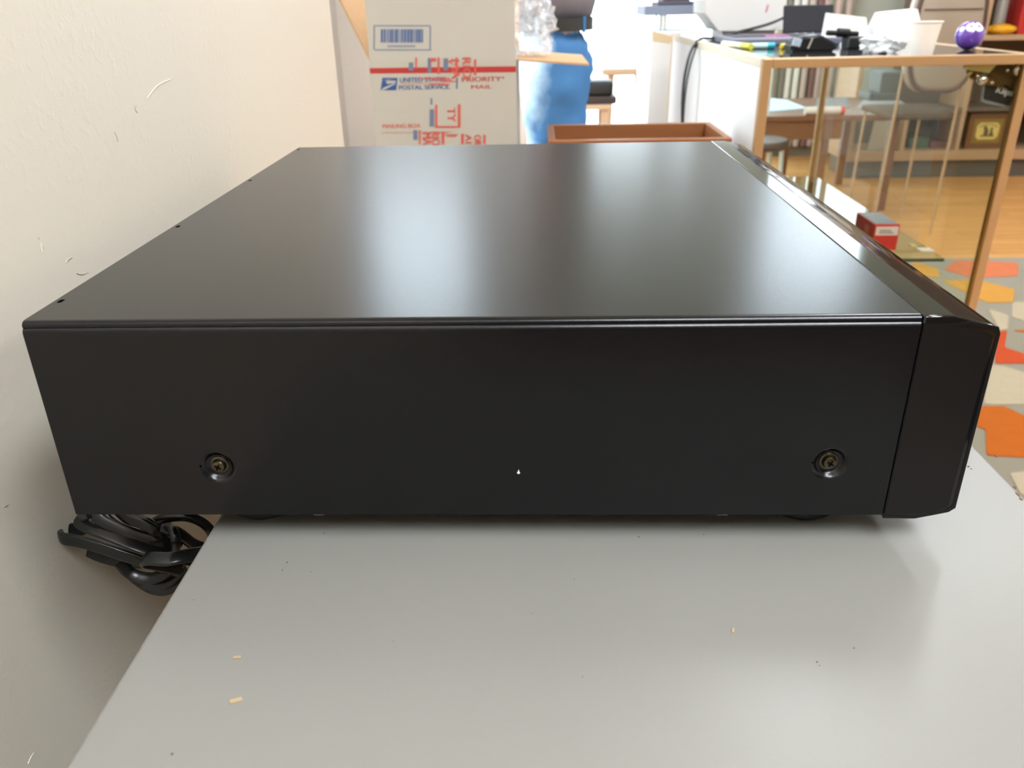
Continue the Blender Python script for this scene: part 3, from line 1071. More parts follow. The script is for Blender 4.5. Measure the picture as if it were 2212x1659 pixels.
obj('side_print', bx(rx0 - .0006, rx0 + .001, ry0 + .03, ry0 + .055, rz1 - .035, rz1 - .012), M('pale_red_print', (222, 120, 106), rough=0.5), rbx)
# pale slips lying on the shelf
for lab, px, py, w_, d_ in [('pale paper slip at the front corner of the glass shelf', 1998, 540, .030, .028), ('small yellow slip on the glass shelf beside red carton', 1972, 531, .012, .02)]:
    p = PZ(px, py, SHZ)
    o = obj('paper_slip', bx(p.x - w_ / 2, p.x + w_ / 2, p.y - d_ / 2, p.y + d_ / 2, SHZ, SHZ + .002), M('slip_white', (226, 216, 196), rough=0.7) if w_ > .02 else M('slip_yellow', (220, 196, 120), rough=0.7))
    tag(o, lab, 'paper slip', 'slips on the glass shelf')

# ------------------------------------------------------------------ things on the counter
CTG = CT - .001


def on(px, py):
    return PZ(px, py, CTG)


# purple ball
pc = on(2098, 109)
rb = 58 / 2 * (FWD.dot(pc - CAM)) / FPX
pc.z = CTG
pc.y += .02
ball = thing('purple_ball', 'glossy purple pool ball with white number spots on the counter', 'ball', pc)
bc = pc + Vector((0, 0, rb))
bm = bmesh.new()
bmesh.ops.create_uvsphere(bm, u_segments=48, v_segments=28, radius=rb)
bm.transform(Matrix.Translation(bc))
obj('ball_body', bm, M('purple_resin', (112, 72, 172), rough=0.12, coat=0.5), ball, smooth=3)
MSPOT = M('white_resin', (240, 238, 236), rough=0.15)


def cap(c, r, direction, ang, bm=None, a0=0.0, lift=1.006):
    bm = bm or bmesh.new()
    q = Vector((0, 0, 1)).rotation_difference(Vector(direction).normalized())
    rings = []
    for k in range(6):
        t = a0 + (ang - a0) * k / 5
        rings.append([bm.verts.new(Vector(c) + q @ Vector((r * lift * math.sin(t) * math.cos(2 * PI * j / 28), r * lift * math.sin(t) * math.sin(2 * PI * j / 28), r * lift * math.cos(t)))) for j in range(28)] if t > 1e-6 else [bm.verts.new(Vector(c) + q @ Vector((0, 0, r * lift)))])
    for A, B in zip(rings, rings[1:]):
        for j in range(28):
            f = []
            for v in (A[j % len(A)], A[(j + 1) % len(A)], B[(j + 1) % 28], B[j]):
                if v not in f:
                    f.append(v)
            bm.faces.new(f)
    return bm


tocam = (CAM - bc).normalized()
side_ = tocam.cross(Vector((0, 0, 1))).normalized() * -1
upb = side_.cross(tocam) * -1
if upb.z < 0:
    upb = -upb
for a_, u2, an in ((.0, .58, .36), (.62, .72, .36), (-.68, .52, .2)):
    sp = obj('white_spot', cap(bc, rb, tocam * .8 + side_ * a_ + upb * u2, an), MSPOT, ball, smooth=3)
    if an > .3:
        obj('dark_figure', cap(bc, rb, tocam * .8 + side_ * (a_ + .01) + upb * (u2 + .08), .11, lift=1.012, a0=.03), M('dark_ink', (60, 56, 66), rough=0.4), sp, smooth=3)

# foam cup
p = on(1990, 118)
hc = PY(1990, 46, p.y).z - CTG
rt = (PY(2022, 50, p.y).x - PY(1958, 50, p.y).x) / 2
cup = lathe([(0, 0), (rt * .70, 0), (rt * .97, hc * .96), (rt * 1.04, hc * .965), (rt * 1.04, hc), (rt * .94, hc), (rt * .66, .004), (0, .004)], p, seg=40)
tag(obj('foam_cup', cup, M('white_foam', (244, 240, 232), rough=0.7), smooth=.7), 'white foam cup standing on the counter left of the purple ball', 'cup')

# black computer mouse-like card reader
p = on(1760, 112)
mo = thing('card_reader', 'small black card reader with pale button near counter front', 'card reader', p)
w_ = (PY(1815, 100, p.y).x - PY(1712, 100, p.y).x)
bm = prism([p + Vector(v) for v in [(-w_ / 2, 0, 0), (w_ * .42, 0, 0), (w_ / 2, 0, .012), (w_ * .1, 0, .034), (-w_ * .3, 0, .030), (-w_ * .5, 0, .016)]], (0, .065, 0))
bmesh.ops.bevel(bm, geom=bm.edges[:], offset=.004, segments=3, affect='EDGES')
obj('reader_body', bm, M('black_plastic', (24, 26, 28), rough=0.35), mo, smooth=.6)
obj('button', rbox(p + Vector((-w_ * .40, .0, .020)), (.009, .003, .008), Matrix.Rotation(.2, 3, 'Y'), .001), M('pale_button', (190, 205, 220), rough=0.4), mo)
obj('stripe', rbox(p + Vector((-w_ * .12, -.0005, .017)), (.0018, .001, .011), Matrix.Rotation(.35, 3, 'Y')), M('beige_stripe', (190, 180, 160), rough=0.5), mo)

# open laptop: deck and tilted screen
p = on(1680, 98)
lp = thing('laptop', 'open grey laptop with dark screen on the counter', 'laptop', p + Vector((0, .13, 0)))
lx0, lx1 = on(1560, 96).x + .01, PY(1800, 80, p.y + .2).x
ly0, ly1 = p.y, p.y + .24
lx0 = max(lx0, cx0 + .035)
obj('laptop_deck', bx(lx0, lx1, ly0, ly1, CTG, CTG + .016, .003), M('slate_plastic', (120, 124, 142), rough=0.4), lp)
kb = bmesh.new()
MKEY = M('dark_key', (86, 84, 100), rough=0.45)
nk = 13
for r in range(5):
    for k in range(nk):
        kx = lx0 + .02 + k * (lx1 - lx0 - .04) / nk
        ky = ly0 + .09 + r * .024
        obj('key', bx(kx, kx + (lx1 - lx0 - .04) / nk * .86, ky, ky + .02, CTG + .016, CTG + .0185), MKEY if not (4 <= k <= 6 and r < 2) else M('pink_glow_key', (214, 120, 176), rough=0.45), lp)  # pink glow over the middle keys is put into their colour
sc0 = PY(1695, 68, ly1).x
sz = PY(1740, 24, ly1 + .02).z
sx_0, sx_1 = PY(1690, 50, ly1 + .03).x, PY(1796, 50, ly1 + .03).x
obj('laptop_screen', rbox(Vector(((sx_0 + sx_1) / 2, ly1 + .025, CTG + .016 + (sz - CTG) / 2)), ((sx_1 - sx_0) / 2, .004, (sz - CTG) / 2), Matrix.Rotation(-.3, 3, 'X'), .002), M('dark_screen', (30, 30, 36), rough=0.5, spec=.3), lp)

# bright white appliance behind the laptop's left
MAPP = M('white_appliance', (244, 244, 242), rough=0.4)
pa = on(1600, 66)
yA = 2.42
A0, A1 = PY(1522, 40, yA).x, PY(1695, 40, yA).x
ap = thing('white_printer', 'bulky white printer with rounded lower edge at far end of the counter', 'printer', ((A0 + A1) / 2, yA, CTG))
zlo, zhi = PY(1600, 66, yA).z, 1.34
prof_ = [(A0 + .045, zlo), (A0 + .02, zlo + .03), (A0, zlo + .05), (A0 - .002, zlo + .085), (A0 + .012, zlo + .09), (A0 + .018, zhi), (A1, zhi), (A1, zlo)]
bm = prism([(x, yA, z) for x, z in prof_], (0, .20, 0))
obj('printer_body', bm, MAPP, ap)
obj('printer_foot', bx(A0 + .06, A1 - .02, yA + .02, yA + .18, CTG, zlo), MAPP, ap)
obj('red_mark', rbox(PY(1657, 18, yA - .001), (.0022, .002, .010), Matrix.Rotation(.2, 3, 'Y')), M('pink_mark', (226, 150, 170), rough=0.5), ap)

# hanging paper tag in front of the laptop screen, white papers, folded cards
MPAPER = M('white_paper', (246, 246, 242), rough=0.8)


def paper(name, pts, y, th, label, cat, group=None, tilt=.0, mat=MPAPER):
    P = [PY(a, b, y) for a, b in pts]
    zb = min(q.z for q in P)
    P = [q + Vector((0, tilt * (q.z - zb), 0)) for q in P]
    for q in P:
        if q.z < zb + .03:
            q.z = CTG
    o = obj(name, prism(P, (0, th, 0)), mat)
    return tag(o, label, cat, group)


paper('folded_paper', [(1772, 100), (1792, 28), (1878, 38), (1880, 96), (1850, 103)], 1.93, .006, 'white folded paper standing on the counter beside laptop screen', 'paper', tilt=.3)
paper('paper_sleeve', [(1887, 98), (1893, 60), (1912, 28), (1990, 20), (1996, 60), (1984, 98)], 2.02, .05, 'rounded white paper sleeve behind the foam cup', 'paper', tilt=.25)
# crumpled tissue with grey shadows
p = on(1918, 116)
bm = bmesh.new()
bmesh.ops.create_icosphere(bm, subdivisions=4, radius=1)
for v in bm.verts:
    d = v.co.normalized()
    r = 1 + .5 * noise.noise(d * 2.6 + Vector((5, 5, 1))) - .25 * abs(noise.noise(d * 6))
    v.co = p + Vector((d.x * .043 * r, .035 + d.y * .03 * r, max(0, .016 + d.z * .022 * r)))
tag(obj('crumpled_tissue', bm, M('soft_tissue', (236, 240, 242), rough=0.9), smooth=.5), 'crumpled white tissue on the counter left of the foam cup', 'tissue')

# highlighters and pens along the front left
for lab, cat, pxa, pya, pxb, pyb, r, c1, c2 in [
        ('pale yellow highlighter lying at the counter\'s left front edge', 'pen', 1562, 100, 1622, 107, .0065, (250, 246, 206), (226, 222, 90)),
        ('pale cyan highlighter with blue-green cap lying before the laptop', 'pen', 1618, 106, 1672, 105, .0065, (200, 244, 250), (40, 180, 196)),
        ('white marker with yellow tip beside the black card reader', 'pen', 1686, 106, 1714, 105, .0060, (246, 246, 244), (232, 206, 60)),
        ('short white marker with yellow band right of the card reader', 'pen', 1816, 104, 1840, 103, .0062, (246, 246, 244), (222, 190, 70))]:
    a, b = on(pxa, pya), on(pxb, pyb)
    a.z = b.z = CTG + r
    a.x = max(a.x, cx0 + .012)
    t = thing('marker_pen', lab, cat, (a + b) / 2 - Vector((0, 0, r)), 'pens on the counter')
    q = a.lerp(b, .72) if 'white marker with yellow tip' not in lab else a.lerp(b, .3)
    one, two = ((a, q), (q, b)) if 'yellow tip' not in lab else ((q, b), (a, q))
    obj('barrel', bar(*one, r, 14), M('pen_' + str(c1), c1, rough=0.4), t, smooth=1)
    obj('pen_cap', bar(*two, r * 1.05, 14), M('pen_' + str(c2), c2, rough=0.4), t, smooth=1)
# green stick and dark charger blocks
a, b = on(1640, 99), on(1662, 99)
a.z = b.z = CTG + .022
p = on(1858, 106)
chg = thing('black_charger', 'black charger block with short plug behind the white marker', 'charger', p + Vector((0, .02, 0)))
obj('charger_block', bx(p.x - .028, p.x + .026, p.y, p.y + .05, CTG, CTG + .026, .004), M('black_plastic'), chg)
obj('charger_plug', bar(p + Vector((-.07, .03, .034)), p + Vector((.004, .04, .030)), .006), M('black_plastic'), chg, smooth=1)
obj('plug_collar', bar(p + Vector((-.045, .033, .034)), p + Vector((-.018, .036, .032)), .010), M('black_plastic'), chg, smooth=1)

# black cable looping over the counter's left edge
yk = 2.12
cab_pts = [PY(1698, 36, 2.36), PY(1660, 52, 2.34), PY(1600, 68, 2.3), PY(1545, 82, 2.24), PY(1512, 92, 2.2), PY(1494, 108, 2.16), PY(1484, 140, 2.12), PY(1477, 180, 2.12), PY(1474, 225, 2.12), PY(1474, 275, 2.12), PY(1476, 330, 2.12)]
for q in cab_pts[:5]:
    q.z = max(q.z, CT + .004)
bm = sweep(catmull(cab_pts, 8), circ(.0042, 8), (0, 1, .1))
sweep(catmull([q + Vector((.012 * math.sin(PI * i / 10) * (1 if i > 4 else 0), .01, 0)) for i, q in enumerate(cab_pts)], 8), circ(.0028, 8), (0, 1, .1), bm)
tag(obj('black_cable', bm, M('cable_rubber', (34, 36, 40), rough=0.4), smooth=1), 'black cable looping off the left edge of the counter', 'cable')

# ------------------------------------------------------------------ white cabinet, stand, stool, black case near the windows
yc = 2.95
w0, w1 = PY(1407, 70, yc), PY(1482, 70, yc)
wcab = thing('white_cabinet', 'tall narrow white cabinet left of the counter\'s far end', 'cabinet', ((w0.x + w1.x) / 2, yc + .2, 0))
obj('cabinet_carcass', bx(w0.x, w1.x + .06, yc, yc + .4, 0, w0.z, .003), MWHITE, wcab)
obj('tan_front_band', prism([PY(1409, 66, yc - .001), PY(1456, 80, yc - .001), PY(1447, 94, yc - .001), PY(1410, 88, yc - .001)], (0, .002, 0)), M('tan_card', (224, 200, 160), rough=0.7), wcab)
MSTAND = M('blue_grey_steel', (128, 136, 154), rough=0.4)
z0_, z1_ = PY(1450, 33, yc + .1).z, PY(1450, 15, yc + .1).z
sx0, sx1 = PY(1391, 25, yc + .1).x, PY(1528, 25, yc + .1).x
st = thing('steel_stand', 'small blue-grey steel stand with thin legs on the white cabinet', 'stand', ((w0.x + w1.x) / 2, yc + .2, w0.z))
obj('stand_top', bx(sx0, sx1, yc + .08, yc + .36, z0_, z1_ + .005, .002), MSTAND, st)
for px in (1417, 1430, 1447):
    q = PY(px, 50, yc + .12)
    qx = max(q.x, w0.x + .008)
    obj('leg', bar((qx, yc + .12 + (px - 1417) * .004, w0.z), (qx, yc + .12 + (px - 1417) * .004, z0_), .0045), M('pale_steel', (200, 205, 205), rough=0.4, metal=.4), st)
q0, q1 = PY(1430, 15, yc + .15), PY(1490, 15, yc + .15)
dm = thing('dark_machine', 'dark reddish-brown machine standing on the steel stand', 'machine', ((q0.x + q1.x) / 2, yc + .2, z1_ + .005))
obj('machine_body', bx(q0.x, q1.x, yc + .14, yc + .3, z1_ + .005, z1_ + .2, .01), M('dark_maroon', (84, 62, 66), rough=0.4), dm)
obj('machine_base', bx(q0.x - .02, q1.x + .05, yc + .12, yc + .32, z1_ + .005, z1_ + .018, .004), M('grey_machine', (70, 72, 84), rough=0.4), dm)
obj('steel_lever', bar((q1.x - .03, yc + .13, z1_ + .03), (q1.x - .01, yc + .13, z1_ + .09), .006), MCHROME, dm)

# tan stool
MTAN = wood('pale_birch', (206, 178, 148), (190, 160, 128))
yt = 5.6
s0, s1, szt, szb = PY(1302, 150, yt), PY(1408, 150, yt), PY(1350, 148, yt).z, PY(1350, 163, yt).z
stl = thing('birch_stool', 'pale birch stool before the bright shop front', 'stool', ((s0.x + s1.x) / 2, yt + .15, 0))
obj('seat', bx(s0.x, s1.x, yt, yt + .32, szb, szt, .012, 3), MTAN, stl)
for x in (s0.x + .05, s1.x - .05):
    for y in (yt + .05, yt + .27):
        obj('leg', bar((x, y, 0), (x + (.02 if x < (s0.x + s1.x) / 2 else -.02), y, szb), .014), MTAN, stl)
for y in (yt + .05, yt + .27):
    obj('rung', bar((s0.x + .055, y, .22), (s1.x - .055, y, .22), .009), MTAN, stl)
# bench and black case
yb2 = 5.0
b0, b1 = PY(1225, 228, yb2), PY(1322, 226, yb2)
bn = thing('low_bench', 'low tan wooden bench behind the person carrying the black case', 'bench', ((b0.x + b1.x) / 2, yb2 + .18, 0))
obj('seat', bx(b0.x - .15, b1.x, yb2, yb2 + .36, b1.z - .03, b1.z, .004), MTAN, bn)
for x in (b0.x - .11, b1.x - .04):
    for y in (yb2 + .04, yb2 + .32):
        obj('leg', bx(x - .02, x + .02, y - .02, y + .02, 0, b1.z - .03), MTAN, bn)
k0, k1 = PY(1240, 200, yb2 + .04), PY(1325, 200, yb2 + .04)
bk = thing('black_case', 'black hard case with dark brown base on the low bench', 'case', ((k0.x + k1.x) / 2, yb2 + .15, b1.z))
kz = PY(1290, 176, yb2 + .04).z
km = PY(1290, 208, yb2 + .04).z
obj('case_base', bx(k0.x, k1.x + .02, yb2 + .02, yb2 + .28, b1.z, km, .01), M('dark_brown_base', (58, 46, 44), rough=0.5), bk)
obj('case_lid', bx(k0.x, k1.x, yb2 + .04, yb2 + .26, km, kz, .02, 3), M('black_case', (34, 36, 36), rough=0.5), bk, smooth=.6)

# ------------------------------------------------------------------ the person
MSKIN = M('skin', (196, 150, 124), rough=0.5)
MSHIRT = M('grey_mauve_knit', (128, 120, 124), rough=0.9, spec=0.1, bump=.3, bscale=120, vary=.08, vscale=20)
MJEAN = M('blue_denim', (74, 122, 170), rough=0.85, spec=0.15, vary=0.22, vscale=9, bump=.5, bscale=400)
nt = MJEAN.node_tree                   # window light on the thigh fronts, painted into the denim colour
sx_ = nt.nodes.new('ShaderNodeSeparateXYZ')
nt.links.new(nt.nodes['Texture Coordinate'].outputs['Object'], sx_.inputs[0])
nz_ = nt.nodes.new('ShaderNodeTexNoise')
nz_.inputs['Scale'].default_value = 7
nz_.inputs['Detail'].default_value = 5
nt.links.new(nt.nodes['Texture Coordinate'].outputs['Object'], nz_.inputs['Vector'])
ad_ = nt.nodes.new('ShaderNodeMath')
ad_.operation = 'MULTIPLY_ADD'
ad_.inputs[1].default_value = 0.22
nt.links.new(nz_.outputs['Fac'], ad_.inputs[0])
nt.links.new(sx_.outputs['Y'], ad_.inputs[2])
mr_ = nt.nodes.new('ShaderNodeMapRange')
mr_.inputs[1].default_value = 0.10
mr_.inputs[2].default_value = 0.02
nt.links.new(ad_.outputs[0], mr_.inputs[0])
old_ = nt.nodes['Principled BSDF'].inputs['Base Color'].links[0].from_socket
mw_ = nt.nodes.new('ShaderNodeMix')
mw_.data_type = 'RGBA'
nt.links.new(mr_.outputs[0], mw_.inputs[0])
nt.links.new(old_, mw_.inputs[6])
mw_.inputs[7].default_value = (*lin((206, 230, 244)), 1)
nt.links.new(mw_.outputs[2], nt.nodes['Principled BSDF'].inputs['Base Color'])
MBELT = M('dark_leather', (44, 42, 36), rough=0.45)
pxp, pyp = 0.262, 2.47                 # where the person stands
zw = PY(1260, 62, pyp).z               # belt height


def skin(name, verts, edges, radii, mat, parent, root=0, sub=2):
    me = bpy.data.meshes.new(name)
    org = ORG[parent.name]
    me.from_pydata([Vector(v) - org for v in verts], edges, [])
    me.materials.append(mat)
    o = bpy.data.objects.new(name, me)
    COL.objects.link(o)
    o.parent = parent
    ORG[o.name] = org
    md = o.modifiers.new('skin', 'SKIN')
    md.use_smooth_shade = True
    for i, r in enumerate(radii):
        sv = me.skin_vertices[0].data[i]
        sv.radius = r if isinstance(r, tuple) else (r, r)
        sv.use_root = (i == root)
    s = o.modifiers.new('sub', 'SUBSURF')
    s.levels = s.render_levels = sub
    return o


per = thing('person', 'person in grey-mauve top, dark belt and blue jeans standing behind the mailing box', 'person', (pxp, pyp, 0))
X, Yp = pxp, pyp
V = [(X, Yp, zw - .08), (X, Yp, zw + .10), (X, Yp + .01, zw + .28), (X, Yp, zw + .42), (X, Yp - .01, zw + .49), (X, Yp - .02, zw + .56), (X, Yp - .03, zw + .67),   # 0..6 pelvis..head
     (X - .095, Yp, zw - .12), (X - .10, Yp + .005, .53), (X - .105, Yp + .03, .10), (X - .105, Yp - .10, .045),      # left leg 7..10
     (X + .095, Yp, zw - .12), (X + .10, Yp + .005, .53), (X + .105, Yp + .03, .10), (X + .105, Yp - .10, .045),      # right leg 11..14
     (X - .19, Yp, zw + .40), (X - .25, Yp + .01, zw + .14), (X - .23, Yp - .16, zw + .14), (X - .20, Yp - .24, zw + .15),          # left arm 15..18
     (X + .19, Yp, zw + .40), (X + .27, Yp - .02, zw + .17), (X + .12, Yp - .24, zw + .14), (X + .05, Yp - .27, zw + .14)]     # right arm 19..22
E_ = [(0, 1), (1, 2), (2, 3), (3, 4), (4, 5), (5, 6), (0, 7), (7, 8), (8, 9), (9, 10), (0, 11), (11, 12), (12, 13), (13, 14), (3, 15), (15, 16), (16, 17), (17, 18), (3, 19), (19, 20), (20, 21), (21, 22)]
Rr = [(.11, .085), (.10, .07), (.14, .10), (.12, .09), .055, .055, .088, (.085, .09), .058, .042, .04, (.085, .09), .058, .042, .04, .055, .042, .032, (.04, .02), .055, .042, .032, (.04, .02)]


def fingers(V, E_, Rr, hand, side, fwd, thumb):
    """five short chains rooted in the palm"""
    h = Vector(V[hand])
    fwd, side = Vector(fwd).normalized(), Vector(side).normalized()
    dn = Vector((0, 0, -1))
    for k, (off, L) in enumerate([(-.030, .060), (-.010, .072), (.010, .068), (.028, .052)]):
        a = len(V)
        V += [tuple(h + side * off + fwd * .03), tuple(h + side * off * 1.1 + fwd * (.03 + L * .5) + dn * .008), tuple(h + side * off * 1.1 + fwd * (.03 + L * .85) + dn * .03)]
        E_ += [(hand, a), (a, a + 1), (a + 1, a + 2)]
        Rr += [.010, .009, .008]
    a = len(V)
    V += [tuple(h + side * thumb * .035), tuple(h + side * thumb * .05 + fwd * .03 + dn * .01), tuple(h + side * thumb * .045 + fwd * .055 + dn * .02)]
    E_ += [(hand, a), (a, a + 1), (a + 1, a + 2)]
    Rr += [.012, .010, .009]


fingers(V, E_, Rr, 18, (1, 0, 0), (.2, -.8, -.5), 1)
fingers(V, E_, Rr, 22, (0, 1, .3), (-1, -.3, 0), -1)
skin('body', V, E_, Rr, MSKIN, per, 0)
# jeans
Vj = [(X, Yp, zw - .06), (X, Yp, zw + .035), (X - .10, Yp, zw - .17), (X - .102, Yp, zw - .36), (X - .104, Yp + .005, .53), (X - .108, Yp + .03, .06),
      (X + .10, Yp, zw - .17), (X + .092, Yp, zw - .36), (X + .09, Yp + .005, .53), (X + .10, Yp + .03, .06)]
Ej = [(0, 1), (0, 2), (2, 3), (3, 4), (4, 5), (0, 6), (6, 7), (7, 8), (8, 9)]
Rj = [(.178, .136), (.168, .126), (.104, .128), (.096, .116), .080, .074, (.104, .128), (.096, .116), .080, .074]
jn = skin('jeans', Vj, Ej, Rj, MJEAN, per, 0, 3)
tex = bpy.data.textures.new('folds', 'CLOUDS')
tex.noise_scale = 0.07
dm_ = jn.modifiers.new('folds', 'DISPLACE')
dm_.texture = tex
dm_.strength = 0.045
dm_.mid_level = 0.5
# belt, loops
bm = bmesh.new()
n = 48
for z_a, z_b in ((zw - .002, zw + .034),):
    ring = []
    for k in range(n):
        q = 2 * PI * k / n
        ring.append([bm.verts.new((X + .158 * f * math.cos(q), Yp + .117 * f * math.sin(q), z)) for f, z in ((1.0, z_a), (1.035, z_a), (1.035, z_b), (1.0, z_b))])
    for k in range(n):
        A, B = ring[k], ring[(k + 1) % n]
        for j in range(4):
            bm.faces.new((A[j], A[(j + 1) % 4], B[(j + 1) % 4], B[j]))
belt = obj('belt', bm, MBELT, per, smooth=.8)
for q in (-.45, -1.1, -2.0, -2.7, .8, 2.2):
    c = Vector((X + .163 * math.cos(q), Yp + .121 * math.sin(q), zw + .015))
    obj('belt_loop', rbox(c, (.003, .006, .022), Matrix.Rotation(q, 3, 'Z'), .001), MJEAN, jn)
# top
Vs = [(X - .01, Yp - .012, zw - .004), (X - .01, Yp, zw + .13), (X, Yp + .01, zw + .30), (X, Yp, zw + .42), (X, Yp, zw + .49),
      (X - .20, Yp, zw + .40), (X - .255, Yp + .01, zw + .20), (X + .20, Yp, zw + .40), (X + .26, Yp - .01, zw + .22)]
Es = [(0, 1), (1, 2), (2, 3), (3, 4), (3, 5), (5, 6), (3, 7), (7, 8)]
Rs = [(.192, .150), (.186, .142), (.18, .13), (.15, .11), .07, .075, .062, .075, .062]
sh = skin('knit_top', Vs, Es, Rs, MSHIRT, per, 0, 3)
tex2 = bpy.data.textures.new('shirt_folds', 'CLOUDS')
tex2.noise_scale = 0.10
d2 = sh.modifiers.new('folds', 'DISPLACE')
d2.texture = tex2
d2.strength = 0.04
MSHOE = M('dark_shoe', (52, 46, 44), rough=0.6)
for sgn in (-1, 1):
    fx = X + sgn * .105
    bm = bx(fx - .048, fx + .048, Yp - .19, Yp + .08, 0, .085, .028, 4)
    obj('shoe', bm, MSHOE, per, smooth=1)
bm = bmesh.new()
bmesh.ops.create_uvsphere(bm, u_segments=24, v_segments=16, radius=.105)
for v in list(bm.verts):
    v.co = Vector((v.co.x * .92, v.co.y * 1.1 + .015, v.co.z * 1.08))
bmesh.ops.bisect_plane(bm, geom=bm.verts[:] + bm.edges[:] + bm.faces[:], plane_co=(0, -.03, .0), plane_no=(0, -1, -.9), clear_outer=True)
bm.transform(Matrix.Translation((X, Yp - .03, zw + .68)))
obj('hair', bm, M('brown_hair', (62, 46, 36), rough=0.7), per, smooth=3)

per.rotation_euler = (0, 0, -PI / 2)          # seen in profile, facing the side window

# ------------------------------------------------------------------ rug
ryf = PZ(2000, 562, 0).y
rug = thing('patchwork_rug', 'rug of irregular orange, cream, grey and yellow patches on the wooden floor', 'rug', (2.4, 1.7, 0))
obj('rug_base', bx(1.27, 3.5, 0.1, ryf, 0, .010, .004), MRUG, rug)
DYE = {'salmon': (196, 112, 76), 'yellow': (190, 138, 64), 'cream': (174, 160, 136), 'coral': (180, 74, 40), 'orange': (176, 92, 30), 'stone': (128, 119, 102)}


def dye(k):
    return M('rug_' + k, DYE[k], rough=0.95, spec=0.1, bump=.6, bscale=300, vary=.08, vscale=30)


def patch(P, k):
    c = sum(P, Vector()) / len(P)
    pts = []
    m_ = len(P)
    for i in range(m_):                       # soften the corners
        a, b, d = P[i - 1], P[i], P[(i + 1) % m_]
        pts += [b.lerp(a, .14), b.lerp((a + d) / 2, .05), b.lerp(d, .14)]
    obj('patch', prism([Vector((p.x, p.y, .0095)) for p in pts], (0, 0, .003)), dye(k), rug)


def qr(X_, Y_):
    return PZ(1850 + X_ / 2.812, 560 + Y_ / 2.812, 0.012)


SEEN = [('salmon', [(530, 60), (610, 4), (980, 20), (985, 100), (700, 112)]), ('yellow', [(520, 130), (720, 122), (965, 182), (950, 262), (790, 262), (600, 170)]),
        ('yellow', [(330, 6), (500, 60), (505, 110), (390, 100)]), ('cream', [(800, 300), (925, 340), (920, 425), (870, 432)]), ('cream', [(945, 262), (1060, 255), (1080, 390), (945, 352)]),
        ('coral', [(862, 440), (916, 432), (900, 535), (1060, 585), (1070, 632), (838, 632)]), ('cream', [(818, 642), (900, 650), (1060, 700), (1080, 880), (770, 882)]),
        ('orange', [(755, 892), (900, 892), (1060, 970), (1090, 1205), (790, 1192), (785, 1035), (725, 1012)]), ('cream', [(930, 1300), (1050, 1285), (1120, 1420), (1000, 1430)]),
        ('orange', [(952, 432), (1080, 425), (1090, 455)]), ('cream', [(640, 700), (560, 700), (520, 900), (640, 900)]), ('salmon', [(520, 1000), (640, 1000), (660, 1240), (480, 1240)])]
for k, P in SEEN:
    patch([qr(*p) for p in P], k)
names = ['orange', 'cream', 'coral', 'yellow', 'stone', 'cream', 'salmon', 'orange']
for ix in range(8):
    for iy in range(11):
        x_, y_ = 1.34 + ix * .27, .22 + iy * .27
        if y_ > ryf - .26 or x_ + .2 > 3.45:
            continue
        if x_ < 1.36 + max(0, y_ - .9) * .62 and y_ > 1.0:      # the band the twelve patches above fill
            continue
        if random.random() < .12:
            continue
        j_ = lambda: random.uniform(-.03, .05)
        patch([Vector((x_ + j_(), y_ + j_(), 0)), Vector((x_ + .23 + j_(), y_ + j_(), 0)), Vector((x_ + .25 + j_(), y_ + .23 + j_(), 0)), Vector((x_ + .08 + j_(), y_ + .26 + j_(), 0)), Vector((x_ + j_(), y_ + .22 + j_(), 0))], random.choice(names))

# ------------------------------------------------------------------ low table with papers, seen through the counter
yl = 4.5
MBROWN = wood('brown_table_wood', (132, 88, 56), (104, 64, 40))
l0, l1 = PY(1640, 250, yl), PY(1826, 250, yl)
lzt, lzb = PY(1740, 250, yl).z, PY(1740, 302, yl).z
lyb = min(PZ(1700, 206, lzt).y, 5.36)
lt_ = thing('brown_table', 'low brown wooden table strewn with papers seen through the counter glass', 'table', ((l0.x + l1.x) / 2, (yl + lyb) / 2, 0))
lxr = PY(1965, 245, yl).x
obj('tabletop', bx(l0.x, lxr, yl, lyb, lzt - .03, lzt, .004), MBROWN, lt_)
obj('apron', bx(l0.x + .02, l1.x, yl + .012, yl + .03, lzb, lzt - .03), MBROWN, lt_)
for x in (l0.x + .05, l1.x - .08, lxr - .05):
    for y in (yl + .06, lyb - .06):
        obj('leg', bx(x - .022, x + .022, y - .022, y + .022, 0, lzt - .03), MBROWN, lt_)
for lab, pts, c in [('bright pale blue paper at the left end of brown table', [(1662, 242), (1742, 235), (1700, 218), (1665, 214)], (206, 232, 246)),
                    ('grey paper sheets spread on the right of brown table', [(1850, 236), (1962, 232), (1930, 208), (1855, 205)], (150, 150, 150)),
                    ('grey printed sheets in the middle of brown table', [(1760, 232), (1835, 234), (1830, 212), (1765, 214)], (120, 124, 130))]:
    P = [PZ(a, b, lzt) for a, b in pts]
    for q in P:
        q.y = min(q.y, lyb - .01)
    tag(obj('paper_sheet', prism(P, (0, 0, .006)), M('paper_' + str(c), c, rough=0.7)), lab, 'paper', 'papers on the brown table')
a, b = PY(1738, 247, yl + .03), PY(1822, 245, yl + .03)
rr = .022
a.z = b.z = lzt + rr
t = thing('white_tube', 'white tube with red end cap lying on front edge of brown table', 'tube', (a + b) / 2 - Vector((0, 0, rr)))
obj('tube_body', bar(a, a.lerp(b, .9), rr, 18), M('tube_white', (214, 200, 192), rough=0.6), t, smooth=1)
obj('end_cap', bar(a.lerp(b, .9), b, rr * 1.02, 18), M('red_cap', (214, 50, 34), rough=0.4), t, smooth=1)
p = PZ(1932, 196, lzt)
p = PY(1930, 196, lyb - .25)
dk = thing('black_projector', 'boxy black device at the far right of the brown table', 'device', (p.x, lyb - .15, lzt))
k0, k1 = PY(1903, 180, lyb - .25), PY(1952, 180, lyb - .25)
